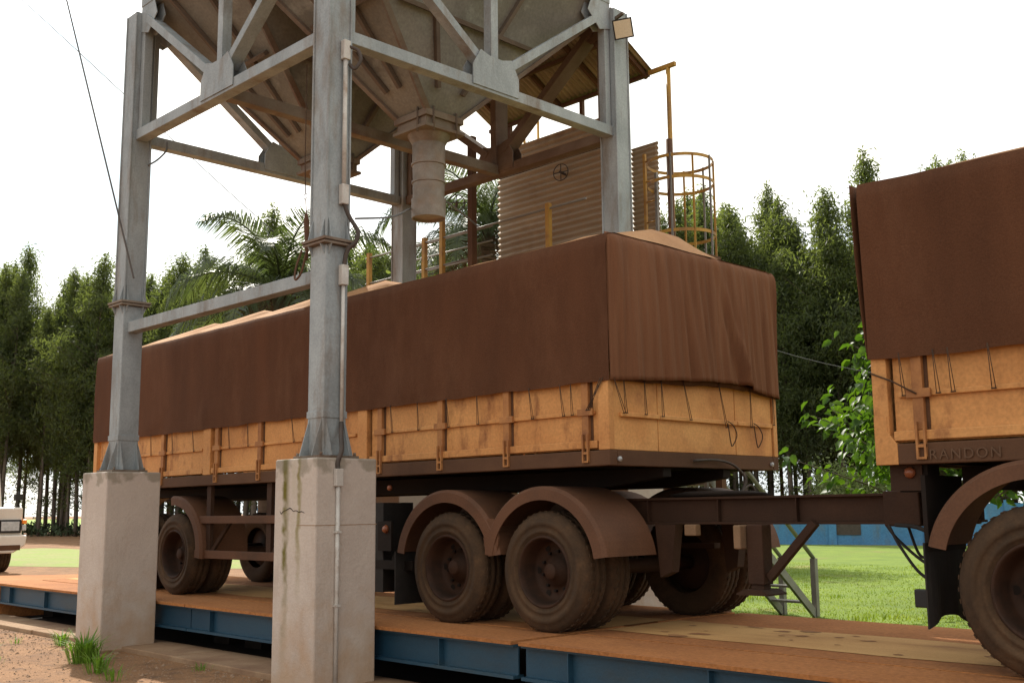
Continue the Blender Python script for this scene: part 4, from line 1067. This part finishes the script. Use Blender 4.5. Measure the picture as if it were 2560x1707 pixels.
def bush(name, label, cat, base, h, stems, spread, nleaf, L, Wd, m, curl=True, group=None, low=.3):
    t = thing(name, label, cat, base, group); b = Vector(base)
    tr, le = MB(), MB()
    for s in range(stems):
        a = 2 * PI * s / stems + random.uniform(-.4, .4); r = spread * random.uniform(.25, 1)
        q = b + Vector((math.cos(a) * r, math.sin(a) * r, h * random.uniform(.6, 1.0)))
        mid = b.lerp(q, .5) + Vector((0, 0, h * .1)); tr.tube([b, mid, q], [.035 * h / 4 + .005, .02 * h / 4 + .004, .004], 5, False)
        for l in range(nleaf // stems):
            u = random.uniform(low, 1.05) ; c = (b.lerp(mid, u * 2) if u < .5 else mid.lerp(q, u * 2 - 1)) + rv() * spread * .2
            dd = Vector((random.gauss(0, .6), random.gauss(0, .6), random.gauss(-.35, .5))).normalized()
            sdv = rv(); sdv = (sdv - dd * sdv.dot(dd)).normalized(); up = dd.cross(sdv)
            ll = L * random.uniform(.6, 1.15); w = Wd * ll / L
            P = [c, c + dd * ll * .3 + sdv * w * .9 + up * w * .35, c + dd * ll * .3 - sdv * w * .9 + up * w * .35, c + dd * ll * .65 + sdv * w * .8 + up * w * .3 - up * .0, c + dd * ll * .65 - sdv * w * .8 + up * w * .3, c + dd * ll - up * ll * .12, c + dd * ll * .3, c + dd * ll * .65 - up * ll * .03]
            le.add(P, [(0, 1, 6), (0, 6, 2), (1, 3, 7, 6), (6, 7, 4, 2), (3, 5, 7), (7, 5, 4)], True)
    tr.build('trunk', 'bark', t); le.build('crown', m, t, recalc=False)
    return t
random.seed(21)
def leaf_shape(le, c, dd, L, Wd):
    sdv = rv(); sdv.z *= .4; sdv = (sdv - dd * sdv.dot(dd)).normalized(); up = dd.cross(sdv)
    if up.z < 0: up = -up
    P = [c, c + dd * L * .22 + sdv * Wd * .85 + up * Wd * .3, c + dd * L * .22 - sdv * Wd * .85 + up * Wd * .3, c + dd * L * .6 + sdv * Wd * .8 + up * Wd * .25, c + dd * L * .6 - sdv * Wd * .8 + up * Wd * .25, c + dd * L - up * L * .2, c + dd * L * .22, c + dd * L * .6 - up * L * .05]
    le.add(P, [(0, 1, 6), (0, 6, 2), (1, 3, 7, 6), (6, 7, 4, 2), (3, 5, 7), (7, 5, 4)], True)
blt = thing('broad_leaf_tree', 'bright green tree with large glossy leaves peeping out from behind the right trailer', 'tree', (-1.7, 10.5, 0))
tr, le = MB(), MB(); ctr = Vector((-1.7, 10.5, 0))
tr.tube([ctr, ctr + Vector((.05, 0, 1.5)), ctr + Vector((0, .1, 4.4))], [.11, .08, .03], 8)
for b_ in range(150):
    u = random.random() ** .9; z = 2.25 + 3.1 * u; rr = (2.45 * (1 - u) ** .7 + .5)
    a = random.random() * 6.283; q = random.random() ** .45
    tip = ctr + Vector((math.cos(a) * rr * q, math.sin(a) * rr * q, z)); root = ctr + Vector((0, .05, max(1.2, z - .7 - .5 * q)))
    tr.tube([root, root.lerp(tip, .5) + Vector((0, 0, .12)), tip], [.022, .014, .005], 5, False)
    for l in range(34):
        c_ = root.lerp(tip, random.uniform(.45, 1.05)) + rv() * .13
        dd = Vector((math.cos(a) * .6 + random.gauss(0, .5), math.sin(a) * .6 + random.gauss(0, .5), -.55 + random.gauss(0, .35))).normalized()
        k_ = random.uniform(.65, 1.25); leaf_shape(le, c_, dd, .2 * k_, .063 * k_)
tr.build('trunk', 'bark', blt); le.build('crown', 'broad_leaf', blt, recalc=False)
bush('feathery_shrub', 'pale feathery shrub behind the chassis under the broad leaved tree', 'shrub', (-18.2, 37.6, 0), 3.1, 18, 2.1, 5200, .2, .05, 'pale_leaf', low=.55)
bush('bushy_tree', 'rounded leafy tree just right of the near column, above the tarpaulin', 'tree', (-24.5, 14.6, 0), 8.3, 26, 2.1, 5200, .3, .075, 'leaf', low=.35)
bush('bushy_tree', 'round leafy tree mostly hidden behind the rear of the near trailer', 'tree', (-12.9, 18.6, 0), 7.2, 30, 1.9, 9000, .17, .036, 'leaf', low=.45)
bush('bushy_tree', 'taller loose tree whose leaves hang left of the far column', 'tree', (-23.0, 17.6, 0), 10.4, 24, 1.75, 4200, .3, .07, 'leaf', low=.35)
# weeds round the left pier
def weed(label, x, y, h, n, w):
    t = thing('weed_clump', label, 'weed', (x, y, 0), 'weeds round the left pier'); mb = MB()
    for k in range(n):
        a = random.random() * 6.28; r = random.random() * w * .35; o = Vector((x + r * math.cos(a), y + r * math.sin(a), 0))
        hd = Vector((math.cos(a), math.sin(a), 0)); L = h * random.uniform(.5, 1.1); sd = Vector((-hd.y, hd.x, 0)); wd = random.uniform(.003, .007) * (h / .3 + .4)
        q1 = o + hd * L * .18 + Vector((0, 0, L * .55)); q2 = o + hd * L * random.uniform(.4, .8) + Vector((0, 0, L * random.uniform(.55, .95)))
        mb.add([o - sd * wd * .6, o + sd * wd * .6, q1 + sd * wd, q1 - sd * wd, q2], [(0, 1, 2, 3), (3, 2, 4)])
    mb.build('leaves', 'weed', t, recalc=False)
random.seed(5)
weed('spiky weed clump at the left corner of the left pier footing', -7.75, -1.3, .24, 70, .22)
weed('largest bright green weed clump in front of the left pier', -6.05, -1.75, .38, 190, .5)
weed('spreading weed clump to the right of the largest one', -5.15, -2.0, .27, 60, .4)
weed('low weed at the bottom edge of the view, left of the near pier', -4.55, -2.1, .18, 36, .4)
weed('thin isolated weed on the dirt at the far left', -7.5, -2.2, .2, 26, .25)
weed('tiny weed beside the kerb between the near piers', -4.5, -1.2, .1, 30, .3)
weed('little weed on the open dirt near the bottom left corner', -6.6, -2.45, .14, 22, .2)
weed('sparse dry weed on the dirt between the left pier and the kerb', -8.4, -1.6, .12, 18, .25)
# blades on the nearer part of the lawn
gb = MB(); random.seed(8)
for i in range(52000):
    y = 5.6 + 15 * random.random() ** 1.7; x = -10.5 + (y - 5.6) * -.15 + random.random() * 15.5
    if y < 6.2 - (x + 10) * .07: continue
    cl_ = fbm(x * .8, y * .8, 2); h = .018 + .022 * random.random() + max(0, cl_ - .34) * .25
    a = random.random() * 6.28; w = .006 + .004 * random.random() + h * .02
    c, s = math.cos(a), math.sin(a); l = random.uniform(.1, .7) * h; b = random.random() * 6.28
    gb.v += [(x - c * w, y - s * w, .004), (x + c * w, y + s * w, .004), (x + l * math.cos(b), y + l * math.sin(b), h)]
    o = len(gb.v) - 3; gb.f.append((o, o + 1, o + 2)); gb.sm.append(False)
tag(gb.build('grass', 'blade', recalc=False), 'bright green grass blades of the lawn behind the weighbridge', 'grass', kind='stuff')

# ------------------------------------------------------------------ camera
cam = bpy.data.cameras.new('camera'); co = bpy.data.objects.new('camera', cam); COL.objects.link(co); scn.camera = co
yaw, pitch, roll = -.7919, .1511, -.0098
f = Vector((math.sin(yaw) * math.cos(pitch), math.cos(yaw) * math.cos(pitch), math.sin(pitch)))
r = Vector((math.cos(yaw), -math.sin(yaw), 0)); u = r.cross(f)
c, s = math.cos(roll), math.sin(roll); r2, u2 = r * c + u * s, u * c - r * s
mx = Matrix((r2, u2, -f)).transposed().to_4x4(); mx.translation = Vector((5.9313, -6.9942, 1.6129))
co.matrix_world = mx
cam.sensor_width = 36; cam.lens = 36 * 2724.97 / 2560; cam.clip_start = .05; cam.clip_end = 2000

# ------------------------------------------------------------------ light
AZ, EL = R(-66), R(41)
sd = Vector((math.sin(AZ) * math.cos(EL), math.cos(AZ) * math.cos(EL), math.sin(EL)))
sl_ = bpy.data.lights.new('sun', 'SUN'); sl_.energy = 3.0; sl_.angle = R(.6); sl_.color = (1, .93, .82)
so = bpy.data.objects.new('sun', sl_); COL.objects.link(so); so.rotation_euler = (-sd).to_track_quat('-Z', 'Y').to_euler(); so.location = sd * 40
w = bpy.data.worlds.new('World'); scn.world = w; w.use_nodes = True
nt = w.node_tree; nt.nodes.clear(); L = nt.links.new
out = nn(nt, 'ShaderNodeOutputWorld'); bg = nn(nt, 'ShaderNodeBackground'); bg.inputs['Strength'].default_value = .12
sky = nn(nt, 'ShaderNodeTexSky', sky_type='NISHITA'); sky.sun_disc = False; sky.sun_elevation = EL; sky.sun_rotation = AZ % (2 * PI)
sky.air_density = 1.0; sky.dust_density = 4.0; sky.ozone_density = 1.0
bwn = nn(nt, 'ShaderNodeRGBToBW'); L(sky.outputs[0], bwn.inputs[0])
cm = nn(nt, 'ShaderNodeCombineColor')
for i_, k_ in enumerate((1.14, 1.07, .95)):
    q = nn(nt, 'ShaderNodeMath', operation='MULTIPLY'); L(bwn.outputs[0], q.inputs[0]); q.operation = 'MULTIPLY_ADD'; q.inputs[1].default_value = k_ * .16; q.inputs[2].default_value = k_ * 4.9; L(q.outputs[0], cm.inputs[i_])
tc = nn(nt, 'ShaderNodeTexCoord'); mp = nn(nt, 'ShaderNodeMapping'); mp.inputs['Scale'].default_value = (1, 1, 2.2); L(tc.outputs['Generated'], mp.inputs['Vector'])
no = nn(nt, 'ShaderNodeTexNoise'); no.inputs['Scale'].default_value = 3.2; no.inputs['Detail'].default_value = 7; L(mp.outputs[0], no.inputs['Vector'])
mr = nn(nt, 'ShaderNodeMapRange'); mr.inputs['From Min'].default_value = .3; mr.inputs['From Max'].default_value = .55; mr.inputs['To Min'].default_value = .6; mr.inputs['To Max'].default_value = 1.0; L(no.outputs[0], mr.inputs['Value'])
mxn = nn(nt, 'ShaderNodeMix', data_type='RGBA'); L(mr.outputs[0], mxn.inputs[0]); L(sky.outputs[0], mxn.inputs[6]); L(cm.outputs[0], mxn.inputs[7])
no2 = nn(nt, 'ShaderNodeTexNoise'); no2.inputs['Scale'].default_value = 2.3; no2.inputs['Detail'].default_value = 5; L(mp.outputs[0], no2.inputs['Vector'])
mr2 = nn(nt, 'ShaderNodeMapRange'); mr2.inputs['From Min'].default_value = .40; mr2.inputs['From Max'].default_value = .60; L(no2.outputs[0], mr2.inputs['Value'])
tn = nn(nt, 'ShaderNodeMix', data_type='RGBA', blend_type='MULTIPLY'); L(mr2.outputs[0], tn.inputs[0]); L(mxn.outputs[2], tn.inputs[6]); tn.inputs[7].default_value = (.54, .65, .77, 1)
L(tn.outputs[2], bg.inputs[0]); L(bg.outputs[0], out.inputs[0])
scn.view_settings.view_transform = 'Standard'; scn.view_settings.look = 'None'; scn.view_settings.gamma = 1; scn.view_settings.use_curve_mapping = False
scn.view_settings.exposure = 1.2
scn.cycles.max_bounces = 8; scn.cycles.transparent_max_bounces = 8
